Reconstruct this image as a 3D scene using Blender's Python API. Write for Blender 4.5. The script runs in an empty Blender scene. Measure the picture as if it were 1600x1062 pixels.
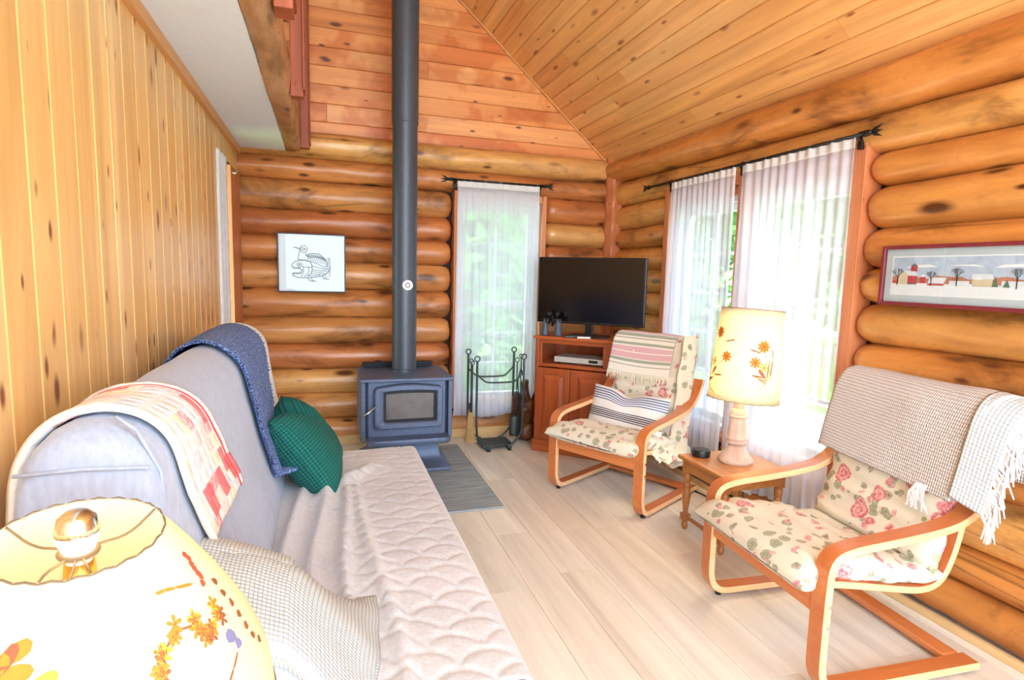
import bpy, bmesh, math, random
import numpy as np
from mathutils import Vector, Matrix, noise as mnoise
random.seed(7)
PI = math.pi
C = bpy.context.scene.collection
SC = bpy.context.scene

# ------------------------------------------------------------------ camera
cam_d = bpy.data.cameras.new('camera'); cam = bpy.data.objects.new('camera', cam_d); C.objects.link(cam)
cam_d.sensor_fit = 'HORIZONTAL'; cam_d.sensor_width = 36.0; cam_d.lens = 893.68 / 1600 * 36.0
cam_d.clip_start = 0.02; cam_d.clip_end = 200
_r = Vector((0.95022239, -0.31047957, 0.02607384)); _d = Vector((-0.01113835, -0.11748135, -0.99301262)); _f = Vector((0.31137332, 0.94329241, -0.11509164))
cam.matrix_world = Matrix(((_r.x, -_d.x, -_f.x, 0), (_r.y, -_d.y, -_f.y, 0), (_r.z, -_d.z, -_f.z, 1.36), (0, 0, 0, 1)))
SC.camera = cam

# ------------------------------------------------------------------ light
world = bpy.data.worlds.new('world'); SC.world = world; world.use_nodes = True
bg = world.node_tree.nodes['Background']
bg.inputs[0].default_value = (0.74, 0.87, 1.0, 1); bg.inputs[1].default_value = 4.0
sun_d = bpy.data.lights.new('sun', 'SUN'); sun_d.energy = 9.0; sun_d.angle = math.radians(2); sun_d.color = (1, 0.95, 0.86)
sun = bpy.data.objects.new('sun', sun_d); C.objects.link(sun)
sun.rotation_euler = Vector((0.44, -0.10, -0.89)).to_track_quat('-Z', 'Y').to_euler(); sun.location = (-6, 2, 9)
vs = SC.view_settings; vs.view_transform = 'Standard'; vs.look = 'None'; vs.gamma = 1.0; vs.use_curve_mapping = False
vs.exposure = 1.12

# ------------------------------------------------------------------ materials
MATS = {}
def lin(c):
    return tuple(((v / 255) / 12.92 if v / 255 <= 0.04045 else ((v / 255 + 0.055) / 1.055) ** 2.4) for v in c[:3]) + (1.0,)
class NT:
    def __init__(s, name):
        s.m = bpy.data.materials.new(name); s.m.use_nodes = True; s.t = s.m.node_tree; s.n = s.t.nodes; s.b = s.n['Principled BSDF']; MATS[name] = s.m
    def new(s, ty, **k):
        n = s.n.new(ty)
        for a, v in k.items():
            if a.startswith('i_'): n.inputs[a[2:].replace('_', ' ')].default_value = v
            elif a.startswith('n') and a[1:].isdigit(): n.inputs[int(a[1:])].default_value = v
            else: setattr(n, a, v)
        return n
    def l(s, a, b): s.t.links.new(a, b)
    def math(s, op, a, b=None, c=None):
        n = s.n.new('ShaderNodeMath'); n.operation = op
        for i, v in enumerate((a, b, c)):
            if v is None: continue
            if isinstance(v, (int, float)): n.inputs[i].default_value = v
            else: s.l(v, n.inputs[i])
        return n.outputs[0]
    def ramp(s, fac, stops, interp='LINEAR'):
        n = s.n.new('ShaderNodeValToRGB'); cr = n.color_ramp; cr.interpolation = interp
        while len(cr.elements) < len(stops): cr.elements.new(0.5)
        for e, (p, c) in zip(cr.elements, stops):
            e.position = p; e.color = c if len(c) == 4 else tuple(c) + (1,)
        s.l(fac, n.inputs[0]); return n.outputs[0]
    def mix(s, fac, a, b, mode='MIX'):
        n = s.n.new('ShaderNodeMix'); n.data_type = 'RGBA'; n.blend_type = mode
        for i, v in ((0, fac), (6, a), (7, b)):
            if isinstance(v, (int, float)): n.inputs[i].default_value = v
            elif isinstance(v, tuple): n.inputs[i].default_value = v
            else: s.l(v, n.inputs[i])
        return n.outputs[2]
    def coords(s, scale=(1, 1, 1), which='Object', rnd=37.0):
        tc = s.n.new('ShaderNodeTexCoord'); mp = s.n.new('ShaderNodeMapping'); mp.inputs['Scale'].default_value = scale
        if rnd:
            oi = s.n.new('ShaderNodeObjectInfo'); mu = s.math('MULTIPLY', oi.outputs['Random'], rnd)
            cb = s.n.new('ShaderNodeCombineXYZ')
            for i in range(3): s.l(mu, cb.inputs[i])
            ad = s.n.new('ShaderNodeVectorMath'); ad.operation = 'ADD'; s.l(tc.outputs[which], ad.inputs[0]); s.l(cb.outputs[0], ad.inputs[1])
            s.l(ad.outputs[0], mp.inputs[0]); s.rand = oi.outputs['Random']
        else: s.l(tc.outputs[which], mp.inputs[0])
        return mp.outputs[0]
    def noise(s, vec, scale, detail=4, rough=0.6, dist=0.0):
        n = s.new('ShaderNodeTexNoise', i_Scale=scale, i_Detail=detail, i_Roughness=rough, i_Distortion=dist)
        s.l(vec, n.inputs['Vector']); return n.outputs['Fac']
    def bump(s, h, strength=0.3, dist=0.01):
        n = s.new('ShaderNodeBump', i_Strength=strength, i_Distance=dist); s.l(h, n.inputs['Height']); s.l(n.outputs[0], s.b.inputs['Normal'])
    def col(s, c):
        if isinstance(c, tuple): s.b.inputs['Base Color'].default_value = c
        else: s.l(c, s.b.inputs['Base Color'])
    def p(s, **k):
        for a, v in k.items(): s.b.inputs[a.replace('_', ' ')].default_value = v
        return s.m

def plain(name, c, rough=0.5, metal=0.0, var=0.06, scale=30, bump=0.0, **k):
    t = NT(name); base = lin(c)
    v = t.coords((1, 1, 1)); nz = t.noise(v, scale)
    dk = tuple(x * (1 - var * 2.2) for x in base[:3]) + (1,); lt = tuple(min(1, x * (1 + var)) for x in base[:3]) + (1,)
    t.col(t.ramp(nz, [(0.25, dk), (0.75, lt)]))
    if bump: t.bump(nz, bump, 0.004)
    return t.p(Roughness=rough, Metallic=metal, **k)

def wood(name, cols, axis, freq=14, stretch=0.06, knots=None, knotc=(92, 48, 20), rough=0.4, bump=0.12, rndcol=None, coat=0.0, contrast=1.0, kr=0.13, wet=None, crack=0.0, mottle=0.0):
    """cols: dark and light grain; axis: index of the grain direction"""
    t = NT(name)
    sc = [1, 1, 1]; sc[axis] = stretch
    v = t.coords(tuple(sc))
    g = t.noise(v, freq, 5, 0.62, 0.6)
    lo, hi = 0.5 - 0.24 / contrast, 0.5 + 0.24 / contrast
    c = t.ramp(g, [(lo, lin(cols[0])), (0.5, lin(tuple((a + b) / 2 for a, b in zip(cols[0], cols[1])))), (hi, lin(cols[1]))])
    fine = t.noise(v, freq * 9, 3, 0.6)
    c = t.mix(0.22, c, t.ramp(fine, [(0.3, (0.35, 0.35, 0.35)), (0.7, (1, 1, 1))]), 'MULTIPLY')
    if rndcol:
        rc = t.ramp(t.rand, [(i / len(rndcol), lin(x)) for i, x in enumerate(rndcol)], 'CONSTANT')
        c = t.mix(0.65, c, t.mix(1.0, t.ramp(g, [(lo, (0.62, 0.58, 0.55)), (hi, (1.12, 1.12, 1.1))]), rc, 'MULTIPLY'))
    if wet:
        big = t.noise(t.coords((2.0, 2.0, 2.0)), 1.3, 3, 0.6, 0.3)
        c = t.mix(t.ramp(big, [(0.47, (0, 0, 0)), (0.56, (1, 1, 1))]), c, t.mix(1.0, c, lin(wet), 'MULTIPLY'))
    if mottle:
        mo = t.noise(t.coords(tuple(0.35 + 0.65 * q for q in sc)), 5.0, 5, 0.65, 0.5)
        c = t.mix(1.0, c, t.ramp(mo, [(0.30, (1 - mottle, 1 - mottle * 1.1, 1 - mottle * 1.2)), (0.46, (0.90, 0.86, 0.80)), (0.58, (1.0, 0.98, 0.94)), (0.72, (1.12, 1.14, 1.16))]), 'MULTIPLY')
        t.l(t.ramp(mo, [(0.35, (0.55,) * 3), (0.65, (0.22,) * 3)]), t.b.inputs['Roughness'])
    if knots:
        ks = [knots[1]] * 3; ks[axis] = knots[0]
        kv = t.coords(tuple(ks)); vo = t.new('ShaderNodeTexVoronoi', i_Scale=1.0, i_Randomness=0.95); t.l(kv, vo.inputs['Vector'])
        d = vo.outputs['Distance']
        wob = t.math('MULTIPLY_ADD', t.noise(v, freq * 2, 2), 0.10, -0.05)
        d = t.math('ADD', d, wob); sk = t.n.new('ShaderNodeSeparateColor'); t.l(vo.outputs['Color'], sk.inputs[0])
        d = t.math('ADD', d, t.math('MULTIPLY', t.math('LESS_THAN', sk.outputs[0], 0.28), 9.0)); d = t.math('MULTIPLY', d, t.math('MULTIPLY_ADD', sk.outputs[1], 1.2, 0.6))
        c = t.mix(t.ramp(d, [(kr * 0.55, (1, 1, 1)), (kr * 0.85, (0.5, 0.5, 0.5)), (kr * 1.2, (0, 0, 0))]), c, lin(knotc))
    hgt = t.math('ADD', g, t.math('MULTIPLY', fine, 0.3))
    if crack:
        cs = [1, 1, 1]; cs[axis] = 0.035
        cn = t.noise(t.coords(tuple(cs)), 5.5, 2, 0.5, 0.35)
        ck = t.ramp(t.math('ABSOLUTE', t.math('SUBTRACT', cn, 0.5)), [(0.0, (1, 1, 1)), (0.006, (0, 0, 0))])
        patch = t.ramp(t.noise(t.coords((1, 1, 1)), 1.7, 2), [(0.45, (0, 0, 0)), (0.55, (crack,) * 3)])
        ck = t.mix(1.0, ck, patch, 'MULTIPLY')
        c = t.mix(ck, c, lin((70, 34, 14))); hgt = t.math('SUBTRACT', hgt, t.math('MULTIPLY', ck, 2.0))
    t.col(c)
    t.bump(hgt, bump, 0.01)
    t.p(Roughness=rough)
    if coat: t.b.inputs['Coat Weight'].default_value = coat; t.b.inputs['Coat Roughness'].default_value = 0.28
    return t.m

LOGC = [(214, 138, 76), (208, 124, 68), (224, 158, 92), (196, 110, 62), (236, 182, 110), (212, 134, 76), (218, 146, 80)]
M_log_x = wood('log_wood_back', ((170, 92, 42), (238, 176, 110)), 0, 7, 0.10, (3.6, 10), (92, 44, 18), 0.30, 0.14, LOGC, 0.3, kr=0.20, crack=0.65, mottle=0.7)
M_log_y = wood('log_wood_side', ((174, 98, 40), (242, 184, 108)), 1, 7, 0.10, (3.6, 10), (92, 44, 18), 0.34, 0.10, [(230, 162, 88), (218, 140, 70), (240, 180, 104), (224, 150, 78)], 0.3, kr=0.20, crack=0.65, mottle=0.7)
GABC = [(240, 162, 98), (234, 148, 84), (244, 174, 112), (238, 156, 90)]
M_gable = wood('gable_pine', ((218, 128, 68), (246, 180, 118)), 0, 10, 0.07, (5.0, 13.0), (104, 48, 22), 0.42, 0.05, GABC, 0.1, kr=0.18, wet=(235, 205, 180))
M_ceil = wood('ceiling_pine', ((216, 144, 80), (244, 190, 124)), 1, 10, 0.06, (4.0, 12), (150, 86, 40), 0.38, 0.05, [(240, 178, 110), (234, 166, 96), (246, 190, 122), (238, 172, 100)], 0.15, kr=0.16)
M_panel = wood('panel_pine', ((226, 168, 100), (250, 214, 152)), 2, 9, 0.06, (6.5, 17.0), (136, 76, 36), 0.36, 0.05, [(248, 206, 138), (242, 194, 122), (252, 214, 152), (246, 200, 128)], 0.15, kr=0.19)
M_floor = wood('floor_vinyl_oak', ((228, 220, 204), (246, 240, 228)), 1, 6, 0.07, None, (150, 120, 80), 0.36, 0.03, [(243, 236, 222), (240, 232, 216), (245, 238, 226), (242, 234, 219)])
M_cedar = wood('casing_cedar', ((188, 104, 62), (222, 146, 98)), 2, 12, 0.06, (5, 12), (140, 60, 34), 0.45, 0.05, kr=0.09)
M_cedar_y = wood('casing_cedar_side', ((188, 104, 62), (222, 146, 98)), 1, 12, 0.06, None, (140, 60, 34), 0.45, 0.05)
M_cedar_x = wood('casing_cedar_back', ((188, 120, 70), (226, 160, 108)), 0, 12, 0.06, None, (140, 60, 34), 0.45, 0.05)
M_trim = wood('trim_pine', ((206, 138, 78), (236, 178, 118)), 1, 12, 0.06, None, (140, 60, 34), 0.45, 0.03)
M_base = wood('baseboard_pine', ((214, 170, 112), (238, 204, 150)), 1, 12, 0.06, None, (140, 60, 34), 0.5, 0.03)
M_base_x = wood('baseboard_pine_back', ((214, 170, 112), (238, 204, 150)), 0, 12, 0.06, None, (140, 60, 34), 0.5, 0.03)
M_beam = wood('hewn_beam', ((156, 104, 62), (226, 184, 140)), 1, 9, 0.14, (3, 9), (90, 50, 26), 0.5, 0.6, None, 0.1, kr=0.15, mottle=0.5)
M_post = wood('post_cedar', ((138, 62, 34), (186, 98, 58)), 2, 12, 0.06, (4, 10), (90, 34, 18), 0.5, 0.06, kr=0.09)
M_bent = wood('bent_birch', ((196, 108, 56), (216, 132, 76)), 1, 20, 0.05, None, (0, 0, 0), 0.32, 0.02, None, 0.2)
M_ply = wood('birch_ply_edge', ((236, 178, 124), (250, 206, 160)), 1, 20, 0.05, None, (0, 0, 0), 0.36, 0.02)
M_bent_x = wood('bent_birch_cross', ((206, 112, 58), (226, 142, 84)), 0, 20, 0.05, None, (0, 0, 0), 0.32, 0.02, None, 0.2)
M_cab = wood('cabinet_cherry', ((150, 66, 28), (192, 98, 50)), 2, 16, 0.05, None, (0, 0, 0), 0.32, 0.03, None, 0.3)
M_cab_x = wood('cabinet_cherry_cross', ((156, 70, 30), (198, 104, 52)), 0, 16, 0.05, None, (0, 0, 0), 0.3, 0.03, None, 0.3)
M_oak = wood('table_oak', ((158, 96, 42), (200, 136, 72)), 1, 16, 0.06, None, (0, 0, 0), 0.34, 0.04, None, 0.25)
M_oak_z = wood('table_oak_turned', ((150, 88, 38), (194, 128, 66)), 2, 16, 0.06, None, (0, 0, 0), 0.36, 0.04, None, 0.25)
M_burl = wood('driftwood_burl', ((56, 28, 16), (150, 88, 46)), 2, 9, 0.5, (3, 5), (30, 14, 8), 0.4, 0.4, None, 0.2)
M_white_wall = plain('white_drywall', (230, 238, 252), 0.85, var=0.015, scale=40)
M_dark = plain('dark_gap', (44, 26, 14), 0.9)
M_stove = plain('stove_iron', (96, 110, 138), 0.5, 0.35, 0.10, 60, 0.05)
M_stove_d = plain('stove_iron_dark', (34, 38, 48), 0.6, 0.2)
M_pipe = plain('pipe_paint', (80, 87, 98), 0.42, 0.35, 0.05, 20)
M_steel = plain('tool_steel', (70, 82, 84), 0.4, 0.6)
M_black = plain('black_plastic', (22, 23, 26), 0.35)
M_bino = plain('binocular_armour', (70, 82, 98), 0.45)
M_blackm = plain('black_iron', (32, 30, 30), 0.45, 0.4)
M_brass = plain('brass', (200, 160, 80), 0.3, 0.9)
M_chrome = plain('chrome', (220, 220, 222), 0.15, 1.0, 0.01)
M_silver = plain('silver_plastic', (208, 204, 196), 0.4, 0.2)
M_whitep = plain('white_plastic', (236, 236, 234), 0.45)
M_sash = plain('sash_white', (232, 234, 236), 0.5)
M_paper = plain('mat_paper', (226, 230, 240), 0.9, var=0.01)
M_paper2 = plain('print_paper', (232, 235, 242), 0.9, var=0.01)
M_ink = plain('ink', (40, 42, 52), 0.9)
M_line = plain('mat_line', (196, 200, 212), 0.9)
M_pbrown = plain('frame_plum', (58, 44, 66), 0.35)
M_mah = plain('frame_mahogany', (128, 46, 56), 0.35, var=0.12)
M_matgrey = plain('mat_board_grey', (196, 206, 214), 0.9, var=0.01)
M_slate = None
def slate():
    t = NT('hearth_slate'); v = t.coords((0.12, 1, 1), rnd=0); a = t.noise(v, 26, 6, 0.7, 0.4)
    t.col(t.ramp(a, [(0.3, lin((116, 126, 130))), (0.55, lin((150, 160, 164))), (0.75, lin((182, 190, 192)))])); t.bump(a, 0.15, 0.004)
    return t.p(Roughness=0.45)
M_slate = slate()

def sofa_cloth(name, c, sc=90):
    t = NT(name); v = t.coords((1, 1, 0.3)); a = t.noise(v, sc, 3); b = t.noise(t.coords((1, 1, 1)), 4, 3)
    base = lin(c); d = tuple(x * 0.78 for x in base[:3]); l_ = tuple(min(1, x * 1.08) for x in base[:3])
    t.col(t.mix(0.35, t.ramp(a, [(0.3, d), (0.7, l_)]), t.ramp(b, [(0.35, d), (0.65, l_)]))); t.bump(a, 0.10, 0.003)
    t.b.inputs['Sheen Weight'].default_value = 0.25
    return t.p(Roughness=0.9)
M_sofa = sofa_cloth('sofa_microsuede', (172, 182, 206))
M_pad = sofa_cloth('mattress_pad', (208, 208, 212))
M_plainwhite = sofa_cloth('white_cotton', (228, 230, 236))
def uvmat(name):
    t = NT(name); tc = t.n.new('ShaderNodeTexCoord'); sp = t.n.new('ShaderNodeSeparateXYZ'); t.l(tc.outputs['UV'], sp.inputs[0]); t.uv = tc.outputs['UV']
    return t, sp.outputs[0], sp.outputs[1]
def waffle(name, c1, c2, ku, kv, strength=0.6, dist=0.006, lo=0.35):
    t, u, v = uvmat(name)
    h = t.math('MULTIPLY', t.math('ABSOLUTE', t.math('SINE', t.math('MULTIPLY', u, ku))), t.math('ABSOLUTE', t.math('SINE', t.math('MULTIPLY', v, kv))))
    t.col(t.ramp(h, [(0.08, lin(c2)), (lo + 0.1, lin(c1))])); t.bump(h, strength, dist)
    return t.p(Roughness=0.95)
M_waffle_grey = waffle('waffle_weave_taupe', (226, 219, 215), (168, 160, 158), 230, 190)
M_waffle_cream = waffle('waffle_weave_cream', (208, 206, 194), (150, 160, 174), 190, 190, 0.5, 0.004)
M_cord_green = waffle('corduroy_green', (20, 116, 104), (6, 66, 62), 300, 95, 0.7, 0.006)
def blue_wool():
    t = NT('blue_tweed'); v = t.coords((1, 1, 1)); a = t.noise(v, 170, 2, 0.7); b = t.noise(v, 6, 3)
    t.col(t.mix(t.ramp(b, [(0.3, (0, 0, 0)), (0.8, (0.35, 0.35, 0.35))]), t.ramp(a, [(0.34, lin((40, 66, 128))), (0.5, lin((82, 112, 176))), (0.64, lin((170, 190, 228)))]), lin((66, 92, 150)))); t.bump(a, 0.6, 0.006)
    return t.p(Roughness=0.95)
M_blue = blue_wool()
def stripes(name, which, stops, bump=0.15):
    t, u, v = uvmat(name); x = v if which else u
    c = t.ramp(x, [(p, lin(k)) for p, k in stops], 'CONSTANT')
    n = t.noise(t.coords((1, 1, 1)), 220, 2); t.col(t.mix(0.2, c, t.ramp(n, [(0.3, (0.55, 0.55, 0.55)), (0.6, (1, 1, 1))]), 'MULTIPLY')); t.bump(n, bump, 0.003)
    return t.p(Roughness=0.95)
CR, PK, GN, DK = (240, 234, 222), (222, 178, 184), (166, 172, 156), (120, 120, 112)
M_throw = stripes('throw_stripes', 1, [(p_ * 0.66, c_) for p_, c_ in [(0.0, CR), (0.14, DK), (0.15, CR), (0.20, GN), (0.25, CR), (0.27, PK), (0.37, CR), (0.39, PK), (0.46, CR), (0.48, GN), (0.53, CR), (0.60, DK), (0.61, CR), (0.65, GN), (0.71, CR), (0.73, PK), (0.82, CR), (0.84, (212, 208, 228)), (1.15, CR), (1.2, PK), (1.3, CR)]])
WH, NV, BK = (236, 234, 232), (92, 112, 152), (98, 94, 104)
def pillow_stops():
    st = [(0.0, WH), (0.03, NV), (0.045, WH), (0.06, NV), (0.075, WH)]
    def grp(a, col, n, w=0.018, g=0.014):
        x = a
        for _ in range(n):
            st.append((x, col)); st.append((x + w, WH)); x += w + g
    grp(0.12, BK, 3, .022, .012); grp(0.36, BK, 5, .026, .014); grp(0.72, NV, 5, .026, .024)
    return st[:32]
M_pillow = stripes('pillow_stripes', 1, pillow_stops())
def floral(name, ground, sc=0.95):
    t = NT(name); v = t.coords((1, 1, 1), rnd=0)
    wob = t.new('ShaderNodeTexNoise', i_Scale=14.0 * sc, i_Detail=2.0); t.l(v, wob.inputs['Vector'])
    ad = t.n.new('ShaderNodeVectorMath'); ad.operation = 'MULTIPLY_ADD'; t.l(wob.outputs['Color'], ad.inputs[0]); ad.inputs[1].default_value = (0.05, 0.05, 0.05); t.l(v, ad.inputs[2])
    def cells(scale, offs):
        o = t.n.new('ShaderNodeVectorMath'); o.operation = 'ADD'; t.l(ad.outputs[0], o.inputs[0]); o.inputs[1].default_value = offs
        vo = t.new('ShaderNodeTexVoronoi', i_Scale=scale, i_Randomness=0.9); t.l(o.outputs[0], vo.inputs['Vector'])
        s = t.n.new('ShaderNodeSeparateColor'); t.l(vo.outputs['Color'], s.inputs[0]); return vo.outputs['Distance'], s.outputs[0], s.outputs[1]
    g = lin(ground); c = t.mix(t.ramp(t.noise(v, 8, 2), [(0.4, (0, 0, 0)), (0.7, (0.5, 0.5, 0.5))]), g, tuple(x * 0.86 for x in g[:3]) + (1,))
    pet = t.noise(v, 70 * sc, 3, 0.6, 1.5)
    for scale, offs, col, thr, pick in ((17 * sc, (3.1, .4, 1.7), [(140, 146, 116), (178, 176, 150)], 0.34, 0.55), (20 * sc, (7.7, 2.2, 5.1), [(126, 118, 98), (190, 184, 164)], 0.30, 0.6), (10.5 * sc, (0, 0, 0), [(196, 82, 94), (240, 190, 186)], 0.39, 0.45), (22 * sc, (1.3, 9.2, 4.4), [(196, 84, 98), (238, 190, 188)], 0.30, 0.66)):
        d, r1, r2 = cells(scale, offs)
        msk = t.math('MULTIPLY', t.math('LESS_THAN', d, thr), t.math('GREATER_THAN', r1, pick))
        ringv = t.math('ADD', t.math('MULTIPLY', t.math('SINE', t.math('MULTIPLY', d, 34.0)), 0.10), pet)
        c = t.mix(t.math('MULTIPLY', msk, 0.92), c, t.ramp(ringv, [(0.34, lin(col[0])), (0.66, lin(col[1]))]))
    t.col(c); return t.p(Roughness=0.9)
M_floral = floral('floral_cotton', (228, 220, 200))
def quilt():
    t, u, v = uvmat('patchwork_quilt')
    n = t.n.new('ShaderNodeTexWhiteNoise'); n.noise_dimensions = '2D'
    cb = t.n.new('ShaderNodeCombineXYZ'); t.l(t.math('FLOOR', t.math('MULTIPLY', u, 8.0)), cb.inputs[0]); t.l(t.math('FLOOR', t.math('MULTIPLY', v, 17.0)), cb.inputs[1]); t.l(cb.outputs[0], n.inputs['Vector'])
    pale = [(0.0, lin((238, 232, 228))), (0.16, lin((232, 206, 214))), (0.32, lin((216, 226, 236))), (0.5, lin((240, 236, 226))), (0.62, lin((240, 214, 206))), (0.74, lin((222, 232, 226))), (0.84, lin((236, 226, 196))), (0.92, lin((236, 156, 160)))]
    c = t.ramp(n.outputs['Value'], pale, 'CONSTANT')
    pr = t.noise(t.coords((1, 1, 1), rnd=0), 60, 2); c = t.mix(t.ramp(pr, [(0.45, (0, 0, 0)), (0.62, (0.55, 0.55, 0.55))]), c, lin((246, 242, 240)))
    red = lin((226, 92, 98))
    r = t.math('MULTIPLY', t.math('GREATER_THAN', u, 0.90), t.math('LESS_THAN', u, 0.955)); c = t.mix(r, c, red)
    r = t.math('GREATER_THAN', u, 0.955); c = t.mix(r, c, lin((238, 236, 236)))
    # alternating red blocks just inside the border and at the lower end
    par = t.math('MODULO', t.math('FLOOR', t.math('MULTIPLY', v, 9.0)), 2.0)
    r = t.math('MULTIPLY', t.math('MULTIPLY', t.math('GREATER_THAN', u, 0.76), t.math('LESS_THAN', u, 0.88)), par); c = t.mix(t.math('MULTIPLY', r, 0.85), c, lin((228, 104, 108)))
    par2 = t.math('MODULO', t.math('FLOOR', t.math('MULTIPLY', u, 6.0)), 2.0)
    r = t.math('MULTIPLY', t.math('MULTIPLY', t.math('LESS_THAN', v, 0.17), t.math('GREATER_THAN', v, 0.05)), par2); c = t.mix(t.math('MULTIPLY', r, 0.85), c, lin((226, 88, 96)))
    r = t.math('MULTIPLY', t.math('GREATER_THAN', v, 0.80), par2); c = t.mix(r, c, lin((214, 56, 66)))
    r = t.math('LESS_THAN', u, 0.03); c = t.mix(r, c, lin((236, 222, 206)))
    fr = t.math('ABSOLUTE', t.math('SINE', t.math('MULTIPLY', u, 8 * PI))); fv = t.math('ABSOLUTE', t.math('SINE', t.math('MULTIPLY', v, 17 * PI)))
    t.col(c); t.bump(t.math('MINIMUM', fr, fv), 0.5, 0.006)
    return t.p(Roughness=0.9)
M_quilt = quilt()

def sheer(name, c, alpha, tr=0.22):
    t = NT(name); out = t.n['Material Output']; t.n.remove(t.b)
    d = t.n.new('ShaderNodeBsdfDiffuse'); d.inputs[0].default_value = lin(c); tl = t.n.new('ShaderNodeBsdfTranslucent'); tl.inputs[0].default_value = lin(c)
    m1 = t.n.new('ShaderNodeMixShader'); m1.inputs[0].default_value = tr; t.l(d.outputs[0], m1.inputs[1]); t.l(tl.outputs[0], m1.inputs[2])
    tp = t.n.new('ShaderNodeBsdfTransparent'); m2 = t.n.new('ShaderNodeMixShader')
    v = t.coords((1, 1, 1), rnd=0); nz = t.noise(v, 30, 2)
    f = t.ramp(nz, [(0.3, (alpha - 0.015,) * 3), (0.7, (alpha + 0.015,) * 3)])
    t.l(f, m2.inputs[0]); t.l(tp.outputs[0], m2.inputs[1]); t.l(m1.outputs[0], m2.inputs[2]); t.l(m2.outputs[0], out.inputs[0])
    return t.m
M_sheer = sheer('sheer_voile', (234, 237, 250), 0.50)
M_sheer_hem = sheer('sheer_hem', (244, 244, 248), 0.70)
def shade(name, c, tr):
    t = NT(name); out = t.n['Material Output']; t.n.remove(t.b)
    v = t.coords((1, 1, 0.4), rnd=0); nz = t.noise(v, 40, 4)
    col = t.ramp(nz, [(0.3, tuple(x * 0.94 for x in lin(c)[:3])), (0.7, lin(c))])
    d = t.n.new('ShaderNodeBsdfDiffuse'); tl = t.n.new('ShaderNodeBsdfTranslucent'); t.l(col, d.inputs[0]); t.l(col, tl.inputs[0])
    m1 = t.n.new('ShaderNodeMixShader'); m1.inputs[0].default_value = tr; t.l(d.outputs[0], m1.inputs[1]); t.l(tl.outputs[0], m1.inputs[2]); t.l(m1.outputs[0], out.inputs[0])
    return t.m
M_shade = shade('parchment_shade', (246, 236, 208), 0.45)
def glass(name, c=(250, 252, 252), refl=1.0, rough=0.02):
    t = NT(name); out = t.n['Material Output']; t.n.remove(t.b)
    tp = t.n.new('ShaderNodeBsdfTransparent'); tp.inputs[0].default_value = lin(c); g = t.n.new('ShaderNodeBsdfGlossy'); g.inputs['Roughness'].default_value = rough
    fr = t.n.new('ShaderNodeLayerWeight'); fr.inputs[0].default_value = 0.5; m = t.n.new('ShaderNodeMixShader')
    f5 = t.math('MULTIPLY_ADD', t.math('POWER', fr.outputs['Facing'], 5.0), 0.9, 0.035)
    t.l(t.math('MULTIPLY', f5, refl), m.inputs[0]); t.l(tp.outputs[0], m.inputs[1]); t.l(g.outputs[0], m.inputs[2]); t.l(m.outputs[0], out.inputs[0])
    return t.m
M_glass = glass('window_glass'); M_pglass = glass('picture_glass', refl=0.9)
M_stoveglass = plain('stove_glass', (104, 98, 96), 0.12, 0.0, 0.14, 9)
M_screen = plain('tv_screen', (12, 12, 16), 0.16, 0.0, 0.02)
def emit(name, c, s):
    t = NT(name); t.col(lin(c)); t.b.inputs['Emission Color'].default_value = lin(c); t.b.inputs['Emission Strength'].default_value = s
    return t.p(Roughness=0.4)
M_bulb = emit('bulb_glow', (255, 226, 170), 6.0)
F_ORANGE, F_RED, F_GREEN, F_BLUE, F_BROWN, F_YEL = (plain('pressed_orange', (222, 128, 40), .8), plain('pressed_red', (206, 84, 56), .8), plain('pressed_green', (132, 124, 66), .8), plain('pressed_blue', (126, 122, 160), .8), plain('pressed_brown', (150, 84, 44), .8), plain('pressed_yellow', (236, 176, 60), .8))
M_lace = plain('lacing', (120, 100, 78), 0.6)
M_lampbase = wood('pickled_wood', ((206, 168, 146), (236, 216, 204)), 2, 14, 0.06, None, (0, 0, 0), 0.4, 0.04, None, 0.2)
M_fringe_w = plain('fringe_white', (232, 230, 232), 0.95); M_fringe_b = plain('fringe_blue', (44, 62, 108), 0.95); M_fringe_c = plain('fringe_cream', (234, 224, 200), 0.95)
M_leafA = plain('leaf_green', (104, 182, 78), 0.6, var=0.25, scale=2); M_leafB = plain('leaf_pale', (150, 204, 110), 0.6, var=0.2, scale=2)
M_bark = plain('bark', (104, 88, 70), 0.9, var=0.2); M_grass = plain('lawn', (120, 168, 80), 0.95, var=0.2, scale=3); M_deck = plain('deck_grey', (196, 194, 190), 0.8)
M_chink = plain('chinking', (196, 158, 110), 0.9)

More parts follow.
